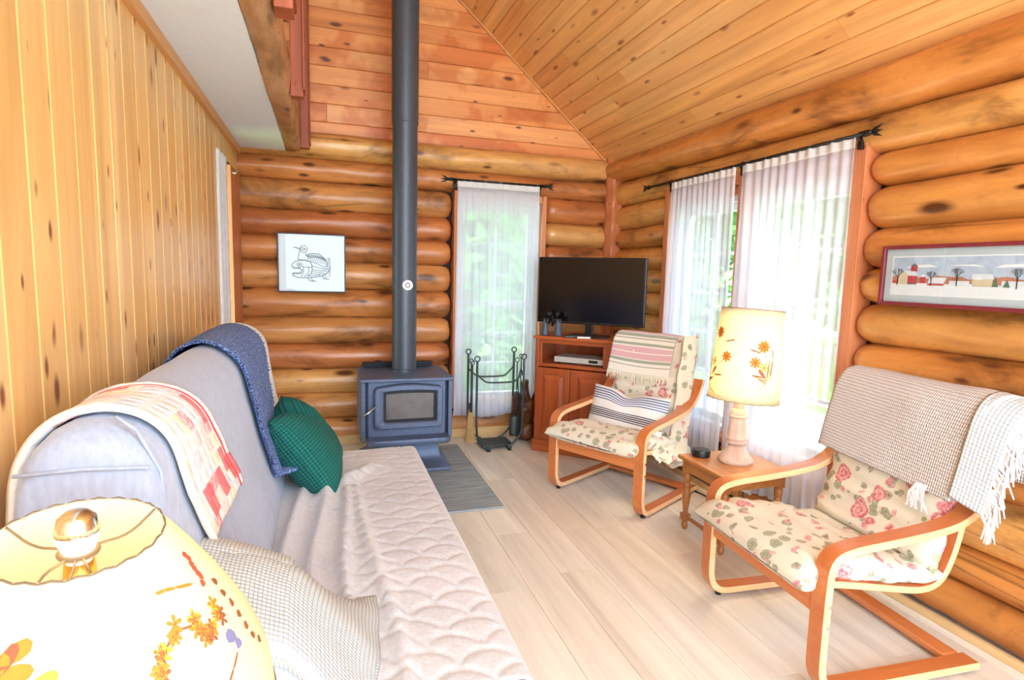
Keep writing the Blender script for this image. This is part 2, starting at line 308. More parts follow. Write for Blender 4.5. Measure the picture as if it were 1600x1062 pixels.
# ------------------------------------------------------------------ mesh helpers
def vadd(a, b): return (a[0] + b[0], a[1] + b[1], a[2] + b[2])
class MB:
    def __init__(s): s.v = []; s.f = []; s.mi = []; s.uv = {}
    def add(s, vs_, fs, mi=0, uv=None):
        o = len(s.v); s.v += [tuple(map(float, p)) for p in vs_]
        for k, f in enumerate(fs):
            if uv is not None: s.uv[len(s.f)] = uv[k]
            s.f.append(tuple(o + i for i in f)); s.mi.append(mi)
        return s
    def box(s, x0, x1, y0, y1, z0, z1, mi=0):
        return s.add([(x0, y0, z0), (x1, y0, z0), (x1, y1, z0), (x0, y1, z0), (x0, y0, z1), (x1, y0, z1), (x1, y1, z1), (x0, y1, z1)],
                     [(3, 2, 1, 0), (4, 5, 6, 7), (0, 1, 5, 4), (1, 2, 6, 5), (2, 3, 7, 6), (3, 0, 4, 7)], mi)
    def bbox(s, x0, x1, y0, y1, z0, z1, b=0.004, mi=0, seg=2):
        bm = bmesh.new(); bmesh.ops.create_cube(bm, size=1)
        for v in bm.verts: v.co = Vector(((x0 + x1) / 2 + v.co.x * (x1 - x0), (y0 + y1) / 2 + v.co.y * (y1 - y0), (z0 + z1) / 2 + v.co.z * (z1 - z0)))
        bmesh.ops.bevel(bm, geom=list(bm.edges), offset=b, segments=seg, profile=0.5, affect='EDGES')
        bm.verts.index_update(); s.add([v.co[:] for v in bm.verts], [[v.index for v in f.verts] for f in bm.faces], mi); bm.free(); return s
    def rings(s, rings, mi=0, cap=True, closed=True, loop=False):
        n = len(rings[0]); vs_ = [p for r in rings for p in r]; fs = []
        m = len(rings)
        for i in range(m if loop else m - 1):
            a, b = i * n, ((i + 1) % m) * n
            for j in range(n if closed else n - 1):
                k = (j + 1) % n; fs.append((a + j, a + k, b + k, b + j))
        if cap and not loop: fs.append(tuple(range(n - 1, -1, -1))); fs.append(tuple((m - 1) * n + j for j in range(n)))
        return s.add(vs_, fs, mi)
    def tube(s, path, r, n=8, mi=0, cap=True, loop=False, r_end=None):
        path = [Vector(p) for p in path]; rs = []; m = len(path); up = None
        for i, p in enumerate(path):
            if loop: t = path[(i + 1) % m] - path[i - 1]
            else: t = path[min(i + 1, m - 1)] - path[max(i - 1, 0)]
            t.normalize()
            if up is None: up = Vector((0, 0, 1)) if abs(t.z) < 0.9 else Vector((1, 0, 0))
            a = t.cross(up).normalized(); b = a.cross(t).normalized(); up = b
            rr = r[i] if isinstance(r, (list, tuple)) else (r if r_end is None else r + (r_end - r) * i / (m - 1))
            rs.append([tuple(p + a * math.cos(2 * PI * j / n) * rr + b * math.sin(2 * PI * j / n) * rr) for j in range(n)])
        return s.rings(rs, mi, cap, True, loop)
    def lathe(s, prof, c=(0, 0, 0), n=32, mi=0, cap=True):
        return s.rings([[(c[0] + r * math.cos(2 * PI * j / n), c[1] + r * math.sin(2 * PI * j / n), c[2] + z) for j in range(n)] for r, z in prof], mi, cap)
    def sheet(s, fn, nu, nv, thick, mi=0, uvs=(1, 1)):
        """closed thick cloth; fn(u,v)->point, u,v in 0..1, thickness along the surface normal on both sides"""
        P = np.array([[fn(i / nu, j / nv) for j in range(nv + 1)] for i in range(nu + 1)], float)
        du = np.gradient(P, axis=0); dv = np.gradient(P, axis=1); N = np.cross(du, dv); N /= (np.linalg.norm(N, axis=2, keepdims=True) + 1e-9)
        A = P + N * thick / 2; B = P - N * thick / 2; vs_ = [tuple(p) for p in A.reshape(-1, 3)] + [tuple(p) for p in B.reshape(-1, 3)]
        w = nv + 1; k = (nu + 1) * w; fs = []; uv = []
        U = lambda i, j: (i / nu * uvs[0], j / nv * uvs[1])
        for i in range(nu):
            for j in range(nv):
                q = (i * w + j, (i + 1) * w + j, (i + 1) * w + j + 1, i * w + j + 1); c = [U(i, j), U(i + 1, j), U(i + 1, j + 1), U(i, j + 1)]
                fs.append(q); uv.append(c); fs.append(tuple(k + x for x in reversed(q))); uv.append(c[::-1])
        for i in range(nu):
            for j in (0, nv):
                a, b = i * w + j, (i + 1) * w + j; q = (a, k + a, k + b, b) if j == 0 else (b, k + b, k + a, a); fs.append(q); uv.append([U(i, j)] * 4)
        for j in range(nv):
            for i in (0, nu):
                a, b = i * w + j, i * w + j + 1; q = (b, k + b, k + a, a) if i == 0 else (a, k + a, k + b, b); fs.append(q); uv.append([U(i, j)] * 4)
        return s.add(vs_, fs, mi, uv)
    def xf(s, mat):
        s.v = [tuple(mat @ Vector(p)) for p in s.v]; return s
    def build(s, name, mat, parent=None, local=False, smooth=False, auto=None):
        me = bpy.data.meshes.new(name); o = bpy.data.objects.new(name, me); C.objects.link(o)
        off = Vector((0, 0, 0))
        if parent is not None:
            o.parent = parent
            if not local:
                p = parent
                while p is not None: off += p.location; p = p.parent
        me.from_pydata([tuple(Vector(p) - off) for p in s.v] if off.length else s.v, [], s.f)
        ms = mat if isinstance(mat, (list, tuple)) else [mat]
        for m in ms: me.materials.append(m)
        if len(ms) > 1: me.polygons.foreach_set('material_index', s.mi)
        if s.uv:
            ul = me.uv_layers.new(name='UVMap')
            for fi, c in s.uv.items():
                for li, xy in zip(me.polygons[fi].loop_indices, c): ul.data[li].uv = xy
        if smooth: me.polygons.foreach_set('use_smooth', [True] * len(me.polygons))
        me.update()
        if auto is not None:
            me.polygons.foreach_set('use_smooth', [True] * len(me.polygons)); me.set_sharp_from_angle(angle=math.radians(auto))
        return o
def box(name, x0, x1, y0, y1, z0, z1, mat, parent=None, b=0.003, local=False):
    return MB().bbox(x0, x1, y0, y1, z0, z1, min(b, 0.45 * min(x1 - x0, y1 - y0, z1 - z0))).build(name, mat, parent, local)
def tag(o, label=None, cat=None, group=None, kind=None):
    for k, v in (('label', label), ('category', cat), ('group', group), ('kind', kind)):
        if v: o[k] = v
    return o
def thing(name, loc, label, cat, group=None, rz=0):
    o = bpy.data.objects.new(name, None); C.objects.link(o); o.location = loc; o.rotation_euler = (0, 0, rz); o.empty_display_size = 0.1
    return tag(o, label, cat, group)
def struct(o, label=None): return tag(o, label, None, None, 'structure')
def chaikin(pts, it=3):
    pts = [np.array(p, float) for p in pts]
    for _ in range(it):
        q = [pts[0]]
        for a, b in zip(pts[:-1], pts[1:]): q += [a * .75 + b * .25, a * .25 + b * .75]
        q.append(pts[-1]); pts = q
    return [tuple(p) for p in pts]
def resample(pts, n):
    P = np.array(pts, float); d = np.r_[0, np.cumsum(np.linalg.norm(np.diff(P, axis=0), axis=1))]; t = np.linspace(0, d[-1], n)
    return np.stack([np.interp(t, d, P[:, k]) for k in range(P.shape[1])], 1)
def ns(x, y, z=0.0, s=1.0): return mnoise.noise(Vector((x * s, y * s, z * s)))
def ss(a, b, x):
    t = max(0.0, min(1.0, (x - a) / (b - a))); return t * t * (3 - 2 * t)

# ================================================================== SETTING
XL, XR, YB, YF = -0.57, 2.37, 4.55, -0.9     # room faces
EAVE = lambda x: 2.37 - 0.841 * (x - 2.29)   # underside of the sloping ceiling
RIDGE = 0.35
# ---- floor
floor = struct(MB().box(-0.75, 2.62, YF, 4.75, -0.12, -0.014).build('floor', M_dark))
MB().box(-4.5, 2.62, -5.0, YF - 0.001, -0.12, 0.0).build('floor_bounce_extension', M_floor, floor)  # unseen floor behind the camera, added to bounce skylight up to the ceilings
def plank(name, x0, x1, y0, y1, z0, z1, mat, parent, ch=0.0012):
    m = MB(); xs = [x0, x0 + ch, x1 - ch, x1]
    prof = [(x0, z0), (x1, z0), (x1, z1 - ch), (x1 - ch, z1), (x0 + ch, z1), (x0, z1 - ch)]
    m.rings([[(x, y, z) for x, z in prof] for y in (y0, y1)]); return m.build(name, mat, parent)
PW = 0.182; row = 0; x = -0.62
while x < 2.52:
    y = YF - random.uniform(0, 1.1)
    while y < 4.72:
        y1 = min(y + 1.22, 4.72); y0 = max(y, YF)
        if y1 - y0 > 0.05: plank('floor_plank', x, min(x + PW - 0.0012, 2.56), y0, y1 - 0.0012, -0.014, 0.0, M_floor, floor)
        y += 1.22
    x += PW
# ---- logs
def log_mesh(axis, a0, a1, z0, z1, c, hz, hd, e0=False, e1=False, seed=0):
    """axis 0: along X at depth y=c; axis 1: along Y at depth x=c; z0,z1 centre height at both ends; hz half height pair"""
    m = MB(); L = a1 - a0; k = max(6, int(L / 0.06)); n = 26; rs = []
    ts = [i / k for i in range(k + 1)]
    if e0: ts = [0, 0.012 / L, 0.035 / L, 0.07 / L] + [t for t in ts if t * L > 0.10]
    if e1: ts = [t for t in ts if (1 - t) * L > 0.10] + [1 - 0.07 / L, 1 - 0.035 / L, 1 - 0.012 / L, 1]
    for t in ts:
        a = a0 + L * t; sc = 1.0
        for e, d in ((e0, t * L), (e1, (1 - t) * L)):
            if e and d < 0.075: sc = min(sc, 0.55 + 0.45 * math.sqrt(max(0, 1 - (1 - d / 0.075) ** 2)))
        h = hz[0] + (hz[1] - hz[0]) * t; ring = []
        zc = z0 + (z1 - z0) * t + 0.006 * ns(a, seed * 3.1, 0, 1.6)
        for j in range(n):
            th = 2 * PI * j / n
            w = 1 + 0.06 * ns(a * 1.5, math.cos(th) + seed * 7.3, math.sin(th), 1.3) + 0.04 * ns(a * 5, math.cos(th) * 2.5 + seed, math.sin(th) * 2.5)
            d, z = hd * math.cos(th) * w * sc, h * math.sin(th) * (1 + (w - 1) * 0.5) * sc
            ring.append((a, c + d, zc + z) if axis == 0 else (c + d, a, zc + z))
        rs.append(ring)
    return m.rings(rs)
# back wall
W1 = dict(x0=0.985, x1=1.765, z0=0.25, z1=2.0)
bk = MB()
for (a, b, z0, z1) in ((-1.8, W1['x0'], 0, 2.36), (W1['x1'], 2.6, 0, 2.36), (W1['x0'], W1['x1'], 0, W1['z0']), (W1['x0'], W1['x1'], W1['z1'], 2.36)): bk.box(a, b, 4.62, 4.70, z0, z1)
bk.add([(-1.8, 4.62, 2.36), (2.6, 4.62, 2.36), (RIDGE, 4.62, 4.1), (-1.8, 4.70, 2.36), (2.6, 4.70, 2.36), (RIDGE, 4.70, 4.1)], [(0, 1, 2), (5, 4, 3), (1, 0, 3, 4), (2, 1, 4, 5), (0, 2, 5, 3)])
wall_back = struct(bk.build('wall_back', M_dark))
JB = [2.345, 2.165, 2.0, 1.79, 1.60, 1.415, 1.205, 0.99, 0.79, 0.594, 0.40, 0.20, 0.0]
for i, (t, b) in enumerate(zip(JB[:-1], JB[1:])):
    zc, h = (t + b) / 2, (t - b) / 2 * 1.055
    fr = 4.53 - (0.035 if i == 0 else 0) - 0.01 * random.random(); hd = 0.115
    args = dict(z0=zc + 0.004, z1=zc - 0.004, c=fr + hd, hz=(h * random.uniform(0.98, 1.04), h * random.uniform(0.97, 1.03)), hd=hd)
    if W1['z0'] < zc < W1['z1']:
        log_mesh(0, -0.68, W1['x0'] - 0.012, e1=True, seed=i, **args).build('log', M_log_x, wall_back, smooth=True)
        log_mesh(0, W1['x1'] + 0.012, 2.50, e0=True, seed=i + 40, **args).build('log', M_log_x, wall_back, smooth=True)
    else: log_mesh(0, -0.68, 2.50, seed=i + 20, **args).build('log', M_log_x, wall_back, smooth=True)
# gable boards
def gable_board(x0, x1b, x1t, z0, z1):
    m = MB(); ch = 0.005; y0, y1 = 4.585, 4.62
    def sec(xb, xt, y, i): return [(xb if k in (0, 1) else xt, y) for k in range(4)]
    zz = [z0, z0 + ch, z1 - ch, z1]; lerp = lambda a, b, t: a + (b - a) * t
    xr = [lerp(x1b, x1t, (z - z0) / (z1 - z0)) for z in zz]
    m.rings([[(X if side else x0 + 0.001, y, z) for X, y, z in zip(xr + xr[::-1], [y0 + ch, y0, y0, y0 + ch] + [y1] * 4, zz + zz[::-1])] for side in (0, 1)])
    return m.build('gable_board', M_gable, wall_back)
z = 2.30; r = 0
while z < 3.98:
    z1 = z + 0.132; xr = lambda q: min(2.36, 2.29 - (q - 2.37) / 0.841 + 0.01); xlft = max(-0.9, RIDGE * 2 - 2.3 + (z - 2.3) / 0.841)
    cuts = sorted(c for c in ([random.uniform(-0.3, 1.9)] if r % 3 == 1 else []) if xlft + 0.3 < c < xr(z1) - 0.3)
    xs = [xlft] + cuts
    for a, b in zip(xs, cuts + [None]):
        gable_board(a, xr(z) if b is None else b - 0.001, xr(z1) if b is None else b - 0.001, z + 0.0008, z1 - 0.0008)
    z = z1; r += 1
# right wall
W2 = dict(y0=2.10, y1=3.66, z0=0.34, z1=1.96)
sd = MB()
for (a, b, z0, z1) in ((YF, W2['y0'], 0, 2.3), (W2['y1'], 4.7, 0, 2.3), (W2['y0'], W2['y1'], 0, W2['z0']), (W2['y0'], W2['y1'], W2['z1'], 2.3)): sd.box(2.47, 2.56, a, b, z0, z1)
wall_right = struct(sd.build('wall_right', M_dark))
JL = [2.33, 2.155, 1.958, 1.754, 1.592, 1.42, 1.24, 1.07, 0.88, 0.70, 0.50, 0.30, 0.15, 0.0]
JR = [2.33, 2.117, 1.952, 1.81, 1.613, 1.43, 1.27, 1.083, 0.90, 0.765, 0.552, 0.325, 0.176, 0.0]
YA, YC = 1.5, 4.4
def jz(i, y): t = (y - YA) / (YC - YA); return JR[i] + (JL[i] - JR[i]) * t
for i in range(13):
    def seg(a, b, e0, e1, sd_):
        zc = lambda y: (jz(i, y) + jz(i + 1, y)) / 2
        h = lambda y: (jz(i, y) - jz(i + 1, y)) / 2 * 1.055
        fr = 2.365 - (0.085 if i == 0 else 0.02 if i == 1 else 0); hd = 0.115 if i else 0.14
        log_mesh(1, a, b, zc(a), zc(b), fr + hd, (h(a), h(b)), hd, e0, e1, sd_).build('log', M_log_y, wall_right, smooth=True)
    if W2['z0'] < (jz(i, 2.9) + jz(i + 1, 2.9)) / 2 < W2['z1']: seg(YF, W2['y0'] - 0.035, False, True, i + 60); seg(W2['y1'] + 0.03, 4.56, True, False, i + 80)
    else: seg(YF, 4.56, False, False, i + 100)
# scribed corner post
cp = MB(); rs = []
for k in range(60):
    zz = k / 59 * 2.36; s = 0.008 * math.sin(zz * 2 * PI / 0.195 + 1.0) + 0.003 * ns(zz * 9, 2)
    rs.append([(2.305 - s * 0.8, 4.50, zz), (2.33, 4.44, zz), (2.345, 4.425 + s, zz), (2.42, 4.44, zz), (2.42, 4.56, zz), (2.31, 4.56, zz)])
cp.rings(rs); struct(cp.build('trim_1', M_cedar, None))
# ---- left wall
lw = MB()
for a, b, z0, z1 in ((YF, 3.68, 0, 2.19), (4.10, 4.6, 0, 2.19), (3.68, 4.10, 2.02, 2.19)): lw.box(-0.66, -0.588, a, b, z0, z1)
wall_left = struct(lw.build('wall_left', M_dark))
def panel(y0, y1, z0, z1):
    m = MB(); ch = 0.004
    m.rings([[(-0.57 - ch, y0, z), (-0.57, y0 + ch, z), (-0.57, y1 - ch, z), (-0.57 - ch, y1, z), (-0.588, y1, z), (-0.588, y0, z)] for z in (z0, z1)])
    return m.build('panel_board', M_panel, wall_left)
y = -0.86; k = 0
while y < 3.66:
    y1 = min(y + 0.128, 3.68); panel(y, y1 - 0.0006, 0.0, 2.19); y = y1
for a in (3.68, 3.82, 3.96): panel(a, a + 0.1394, 2.02, 2.19)
panel(4.10, 4.30, 2.02, 2.19); panel(4.30, 4.53, 2.02, 2.19)
box('casing', -0.60, -0.553, 4.10, 4.50, 0.0, 2.0, M_cedar, wall_left)
struct(MB().box(-0.60, -0.545, YF, 4.53, 2.145, 2.192).build('trim_2', M_trim))
hk = MB().tube([(-0.553, 4.12, 1.955), (-0.53, 4.12, 1.95), (-0.522, 4.12, 1.965)], 0.005, 6).build('hook', M_chrome, wall_left)
# unseen outer loft wall, added to keep the sun from leaking in
struct(MB().box(-1.75, -1.65, YF, 4.7, 2.19, 2.5).build('wall_loft_sunblock', M_white_wall))
# ---- ceilings
sl = MB(); u = 0.03
def slope(x, off=0.0): return EAVE(x) + off
sl.add([(2.60, YF, slope(2.60) + .03), (RIDGE, YF, slope(RIDGE) + .03), (RIDGE, 4.7, slope(RIDGE) + .03), (2.60, 4.7, slope(2.60) + .03), (2.60, YF, slope(2.6) + .12), (RIDGE, YF, slope(RIDGE) + .12), (RIDGE, 4.7, slope(RIDGE) + .12), (2.60, 4.7, slope(2.6) + .12)],
       [(0, 1, 2, 3), (7, 6, 5, 4), (0, 4, 5, 1), (1, 5, 6, 2), (2, 6, 7, 3), (3, 7, 4, 0)])
zl = slope(RIDGE); xl0 = 2 * RIDGE - 2.6
sl.add([(xl0 + .2, YF, slope(2.4)), (RIDGE, YF, zl), (RIDGE, 4.7, zl), (xl0 + .2, 4.7, slope(2.4)), (xl0 + .2, YF, slope(2.4) + .12), (RIDGE, YF, zl + .12), (RIDGE, 4.7, zl + .12), (xl0 + .2, 4.7, slope(2.4) + .12)],
       [(3, 2, 1, 0), (4, 5, 6, 7), (1, 5, 4, 0), (2, 6, 5, 1), (3, 7, 6, 2), (0, 4, 7, 3)])
ceiling = struct(sl.build('ceiling', M_ceil))
ang = math.atan(0.841); ca, sa = math.cos(ang), math.sin(ang); BWD = 0.112
def ceil_board(s0, s1, y0, y1):
    # s measured down-slope from the ridge; normal points into the room
    ch = 0.005
    def P(s, d, y): return (RIDGE + s * ca - d * sa, y, EAVE(RIDGE) - s * sa - d * ca + 0.032)
    prof = [(s0, 0.0), (s0, 0.03 - ch), (s0 + ch, 0.03), (s1 - ch, 0.03), (s1, 0.03 - ch), (s1, 0.0)]
    return MB().rings([[P(s, d, y) for s, d in prof] for y in (y0, y1)]).build('ceiling_board', M_ceil, ceiling)
s = 0.0
SL = (2.36 - RIDGE) / ca
while s < SL + 0.05:
    y = YF - random.uniform(0, 2.0)
    while y < 4.585:
        L = random.uniform(2.2, 3.4); y0, y1 = max(YF, y), min(4.585, y + L)
        if y1 - y0 > 0.04: ceil_board(s + 0.0006, s + BWD - 0.0006, y0 + 0.0006, y1 - 0.0006)
        y += L
    s += BWD
# light strip where gable and ceiling meet
def gp(x, d): return (x - d * sa, 0, EAVE(x) - d * ca)
t = MB().rings([[(x, 4.560, zz), (x, 4.585, zz), (x - 0.016 * sa, 4.585, zz - 0.016 * ca), (x - 0.016 * sa, 4.560, zz - 0.016 * ca)] for x, zz in ((RIDGE, EAVE(RIDGE)), (2.32, EAVE(2.32)))])
struct(t.build('trim_3', M_trim))
# loft underside
struct(MB().box(-0.62, -0.25, YF, 4.53, 2.192, 2.22).build('ceiling.001', M_white_wall))
MB_l = MB().box(-1.7, -0.62, YF, 4.6, 2.192, 2.30); struct(MB_l.build('floor_loft', M_white_wall))
# baseboards
struct(MB().bbox(-0.57, 2.36, 4.515, 4.535, 0, 0.075, 0.004).build('baseboard_back', M_base_x))
struct(MB().bbox(2.335, 2.36, YF, 4.51, 0, 0.030, 0.004).build('baseboard_right', M_base))
# ---- loft beam and railing posts
bm_ = MB(); rs = []
for k in range(70):
    y = YF + (4.50 - YF) * k / 69; ring = []
    for j in range(24):
        th = 2 * PI * j / 24; cx, sx = math.cos(th), math.sin(th)
        w = 1 + 0.20 * ns(y * 2.6, cx * 1.5, sx * 1.5) + 0.12 * ns(y * 9, cx * 3, sx * 3)
        ring.append((-0.205 + 0.062 * math.copysign(abs(cx) ** 0.6, cx) * w, y, 2.29 + 0.105 * math.copysign(abs(sx) ** 0.6, sx) * w))
    rs.append(ring)
tag(bm_.rings(rs).build('loft_beam', M_beam, None, smooth=True), 'rough hewn log beam along the edge of the white loft ceiling', 'beam')
for y, w, lab in ((2.16, .10, 'red-brown loft railing post at the top edge of the photo, nearest the room'), (3.16, .07, 'middle red-brown loft railing post beside the rough beam'), (4.44, .07, 'red-brown loft railing post fixed against the gable wall boards')):
    p = thing('loft_post', (-0.13, y, 2.2), lab, 'post', 'loft railing posts')
    MB().bbox(-0.146, -0.085, y - w / 2, y + w / 2, 2.2, 3.45, 0.004).build('post', M_post, p); MB().bbox(-0.088, -0.078, y - w / 2 - 0.02, y + w / 2 + 0.02, 2.23, 3.42, 0.003).build('face_board', M_post, p)

# ================================================================== WINDOWS
def window(name, axis, a0, a1, z0, z1, depth, cols, rows, wood_m, sill=True, midrail=None):
    """axis 0: lies in the back wall (a = x, depth = y); axis 1: right wall (a = y, depth = x)"""
    def bx(nm, p0, p1, q0, q1, d0, d1, mat, par, b=0.003):
        return box(nm, p0, p1, depth + d0, depth + d1, q0, q1, mat, par, b) if axis == 0 else box(nm, depth + d0, depth + d1, p0, p1, q0, q1, mat, par, b)
    root = bpy.data.objects.new(name, None); C.objects.link(root); root.location = ((a0 + a1) / 2, depth, z0) if axis == 0 else (depth, (a0 + a1) / 2, z0); struct(root)
    fw = 0.045
    bx('sash', a0, a0 + fw, z0, z1, 0.04, 0.08, M_sash, root); bx('sash', a1 - fw, a1, z0, z1, 0.04, 0.08, M_sash, root)
    bx('sash', a0 + fw, a1 - fw, z0, z0 + fw, 0.04, 0.08, M_sash, root); bx('sash', a0 + fw, a1 - fw, z1 - fw, z1, 0.04, 0.08, M_sash, root)
    A = [a0 + fw + (a1 - a0 - 2 * fw) * i / cols for i in range(cols + 1)]; Z = [z0 + fw + (z1 - z0 - 2 * fw) * i / rows for i in range(rows + 1)]
    for a in A[1:-1]: bx('muntin', a - 0.009, a + 0.009, z0 + fw, z1 - fw, 0.047, 0.073, M_sash, root)
    for i, q in enumerate(Z[1:-1]):
        hw = 0.024 if midrail == i + 1 else 0.009
        bx('meeting_rail' if midrail == i + 1 else 'muntin', a0 + fw, a1 - fw, q - hw, q + hw, 0.045, 0.075, M_sash, root)
    for i in range(cols):
        for j in range(rows): bx('pane', A[i] + 0.004, A[i + 1] - 0.004, Z[j] + 0.004, Z[j + 1] - 0.004, 0.058, 0.062, M_glass, root, 0.0005)
    return root, bx
w1, b1 = window('window_1', 0, 1.06, 1.69, 0.30, 1.90, 4.60, 2, 6, M_cedar, midrail=3)
for a, b in ((0.985, 1.02), (1.73, 1.765)): box('casing', a, b, 4.515, 4.70, 0.25, 2.0, M_cedar, w1)
box('casing', 1.02, 1.73, 4.53, 4.70, 1.94, 2.0, M_cedar_x, w1); box('sill', 1.02, 1.73, 4.53, 4.70, 0.25, 0.29, M_cedar_x, w1)
for a, b in ((1.02, 1.06), (1.69, 1.73)): box('jamb', a, b, 4.58, 4.70, 0.29, 1.94, M_sash, w1)
box('jamb', 1.06, 1.69, 4.58, 4.70, 1.90, 1.94, M_sash, w1); 
YM = 2.88
w2, b2 = window('window_2', 1, 2.16, YM - 0.06, 0.42, 1.84, 2.44, 2, 5, M_cedar)
w3, b3 = window('window_3', 1, YM + 0.06, 3.60, 0.42, 1.84, 2.44, 2, 5, M_cedar)
for par, a, b in ((w2, 2.06, 2.125), (w3, 3.635, 3.69), (w2, YM - 0.03, YM + 0.03)): box('casing', 2.36, 2.56, a, b, 0.30, 1.985, M_cedar, par)
for par, a, b in ((w2, 2.125, 2.16), (w2, YM - 0.06, YM - 0.03), (w3, YM + 0.03, YM + 0.06), (w3, 3.60, 3.635)): box('jamb', 2.42, 2.56, a, b, 0.38, 1.88, M_sash, par)
for par, a, b in ((w2, 2.125, YM - 0.03), (w3, YM + 0.03, 3.635)):
    box('head_casing', 2.37, 2.56, a, b, 1.93, 1.985, M_cedar_y, par); box('head_board', 2.40, 2.56, a, b, 1.88, 1.925, M_cedar_y, par); box('jamb', 2.43, 2.56, a, b, 1.84, 1.88, M_sash, par)
    box('sill', 2.36, 2.56, a, b, 0.34, 0.38, M_cedar_y, par); box('jamb', 2.42, 2.56, a, b, 0.38, 0.42, M_sash, par)
box('header_board', 2.355, 2.40, 2.06, 3.69, 1.985, 2.06, M_cedar_y, wall_right)

# ================================================================== CURTAINS
def curtain(name, label, group, p0, p1, nrm, ztop, zbot, folds, amp=0.013, skew=0.0, seed=0, hem=0.05):
    p0, p1, nrm = Vector(p0), Vector(p1), Vector(nrm); d = p1 - p0
    root = thing(name, (p0.x, p0.y, zbot), label, 'curtain', group)
    def fn_(za, zb):
        def fn(u, v):
            z = za + (zb - za) * v; t = (ztop - z) / (ztop - zbot)
            k = u + 0.035 * ns(u * 3, z * 0.7, seed)
            a = amp * (0.35 + 0.65 * t) * (math.sin(2 * PI * folds * k + 0.5 * math.sin(z * 1.7 + seed)) + 0.5 * math.sin(2 * PI * folds * 0.43 * k + seed))
            q = p0 + d * (u + skew * t * (u - 0.5)) + nrm * a
            return (q.x, q.y, z + (0.012 * math.sin(u * 9 + seed) if zb == zbot or za == zbot else 0) * (1 - v if za == zbot else 1))
        return fn
    MB().sheet(fn_(zbot, ztop - 0.055), int(folds * 10), 30, 0.0012).build('sheer_panel', M_sheer, root, smooth=True)
    MB().sheet(fn_(ztop - 0.055, ztop + 0.006), int(folds * 10), 4, 0.0016).build('rod_pocket', M_sheer_hem, root, smooth=True)
    return root
curtain('sheer_curtain', 'white sheer curtain over the tall window behind the fireplace tools', 'sheer curtains', (0.995, 4.455, 0), (1.675, 4.455, 0), (0, 1, 0), 2.075, 0.19, 11, 0.010, 0.02, 1)
curtain('sheer_curtain', 'white sheer curtain nearest the corner, behind the floral chair with striped throw', 'sheer curtains', (2.325, 3.56, 0), (2.325, 2.90, 0), (1, 0, 0), 2.03, 0.17, 12, 0.012, 0.06, 4)
curtain('sheer_curtain', 'white sheer curtain behind the lit lamp and beside the farm picture', 'sheer curtains', (2.325, 2.845, 0), (2.325, 2.09, 0), (1, 0, 0), 2.03, 0.15, 12, 0.012, 0.04, 9)
def rod(name, label, pts, finial_dir, br, bdir, group):
    root = thing(name, pts[0], label, 'curtain rod', group)
    MB().tube(pts, 0.009, 10).build('rod', M_blackm, root, smooth=True)
    fd = Vector(finial_dir)
    for e, sg in ((pts[0], -1), (pts[-1], 1)):
        e = Vector(e); m = MB()
        m.tube([e, e + fd * sg * 0.012, e + fd * sg * 0.03, e + fd * sg * 0.04], [0.015, 0.015, 0.012, 0.006], 10)
        for k in (-1, 0, 1):
            q = e + fd * sg * 0.035; m.tube([q, q + fd * sg * 0.02 + Vector((0, 0, 0.012 * k)), q + fd * sg * 0.055 + Vector((0, 0, 0.028 * k))], [0.005, 0.008, 0.001], 6)
        m.build('finial', M_blackm, root, smooth=True)
    for b in br:
        b = Vector(b); q = b + Vector(bdir); MB().tube([b - Vector((0, 0, 0.004)), b + (q - b) * 0.5 - Vector((0, 0, 0.02)), q - Vector((0, 0, 0.012))], 0.007, 8).bbox(q.x - .012, q.x + .012, q.y - .012, q.y + .012, q.z - .06, q.z + .02, 0.003).build('bracket', M_blackm, root)
rod('curtain_rod', 'short black curtain rod above the tall window on the back log wall', [(0.955, 4.455, 2.072), (1.71, 4.455, 2.072)], (1, 0, 0), [(0.985, 4.455, 2.072), (1.69, 4.455, 2.072)], (0, 0.062, 0), 'black curtain rods')
rod('curtain_rod', 'long black curtain rod with leaf finials on the right log wall', [(2.325, 3.86, 2.028), (2.325, 2.05, 2.028)], (0, -1, 0), [(2.325, 3.60, 2.028), (2.325, 2.87, 2.028), (2.325, 2.085, 2.028)], (0.028, 0, 0), 'black curtain rods')
# white fabric in the left doorway
def wf(u, v):
    z = 0.02 + 2.0 * v; return (-0.572 + 0.008 * math.sin(u * 14), 3.685 + (0.26 + 0.008 * ns(z * 25, 3) + 0.01 * ns(z * 6, 1)) * u, z)
tag(MB().sheet(wf, 18, 140, 0.02).build('doorway_curtain', M_plainwhite, None, smooth=True), 'narrow white fleecy fabric hanging in the doorway beside the pine panelling', 'curtain')

# ================================================================== STOVE
hp = MB().bbox(-0.05, 0.988, 3.05, 4.31, 0.0, 0.012, 0.003).build('hearth_pad', M_slate); tag(hp, 'grey slate-look hearth pad on the floor under the wood stove', 'hearth pad')
HZ = 0.012
st = thing('wood_stove', (0.53, 4.06, HZ), 'blue-grey cast iron wood stove on a pedestal with glass door', 'stove')
SX0, SX1 = 0.222, 0.838
def poly_prism(m, pts, z0, z1): return m.rings([[(x, y, z0) for x, y in pts], [(x, y, z1) for x, y in pts]])
MB().bbox(SX0 - .004, SX1 + .004, 3.795, 4.33, 0.622, 0.645, 0.007).build('top_plate', M_stove, st)
m = MB(); poly_prism(m, [(SX0 + .05, 3.835), (SX1 - .05, 3.835), (SX1 - .03, 3.86), (SX1 - .03, 4.29), (SX0 + .03, 4.29), (SX0 + .03, 3.86)], 0.235, 0.622); m.build('firebox', M_stove, st)
for a, b in ((SX0 + .002, SX0 + .03), (SX1 - .03, SX1 - .002)): MB().bbox(a, b, 3.815, 4.31, 0.215, 0.622, 0.005).build('side_shield', M_stove, st)
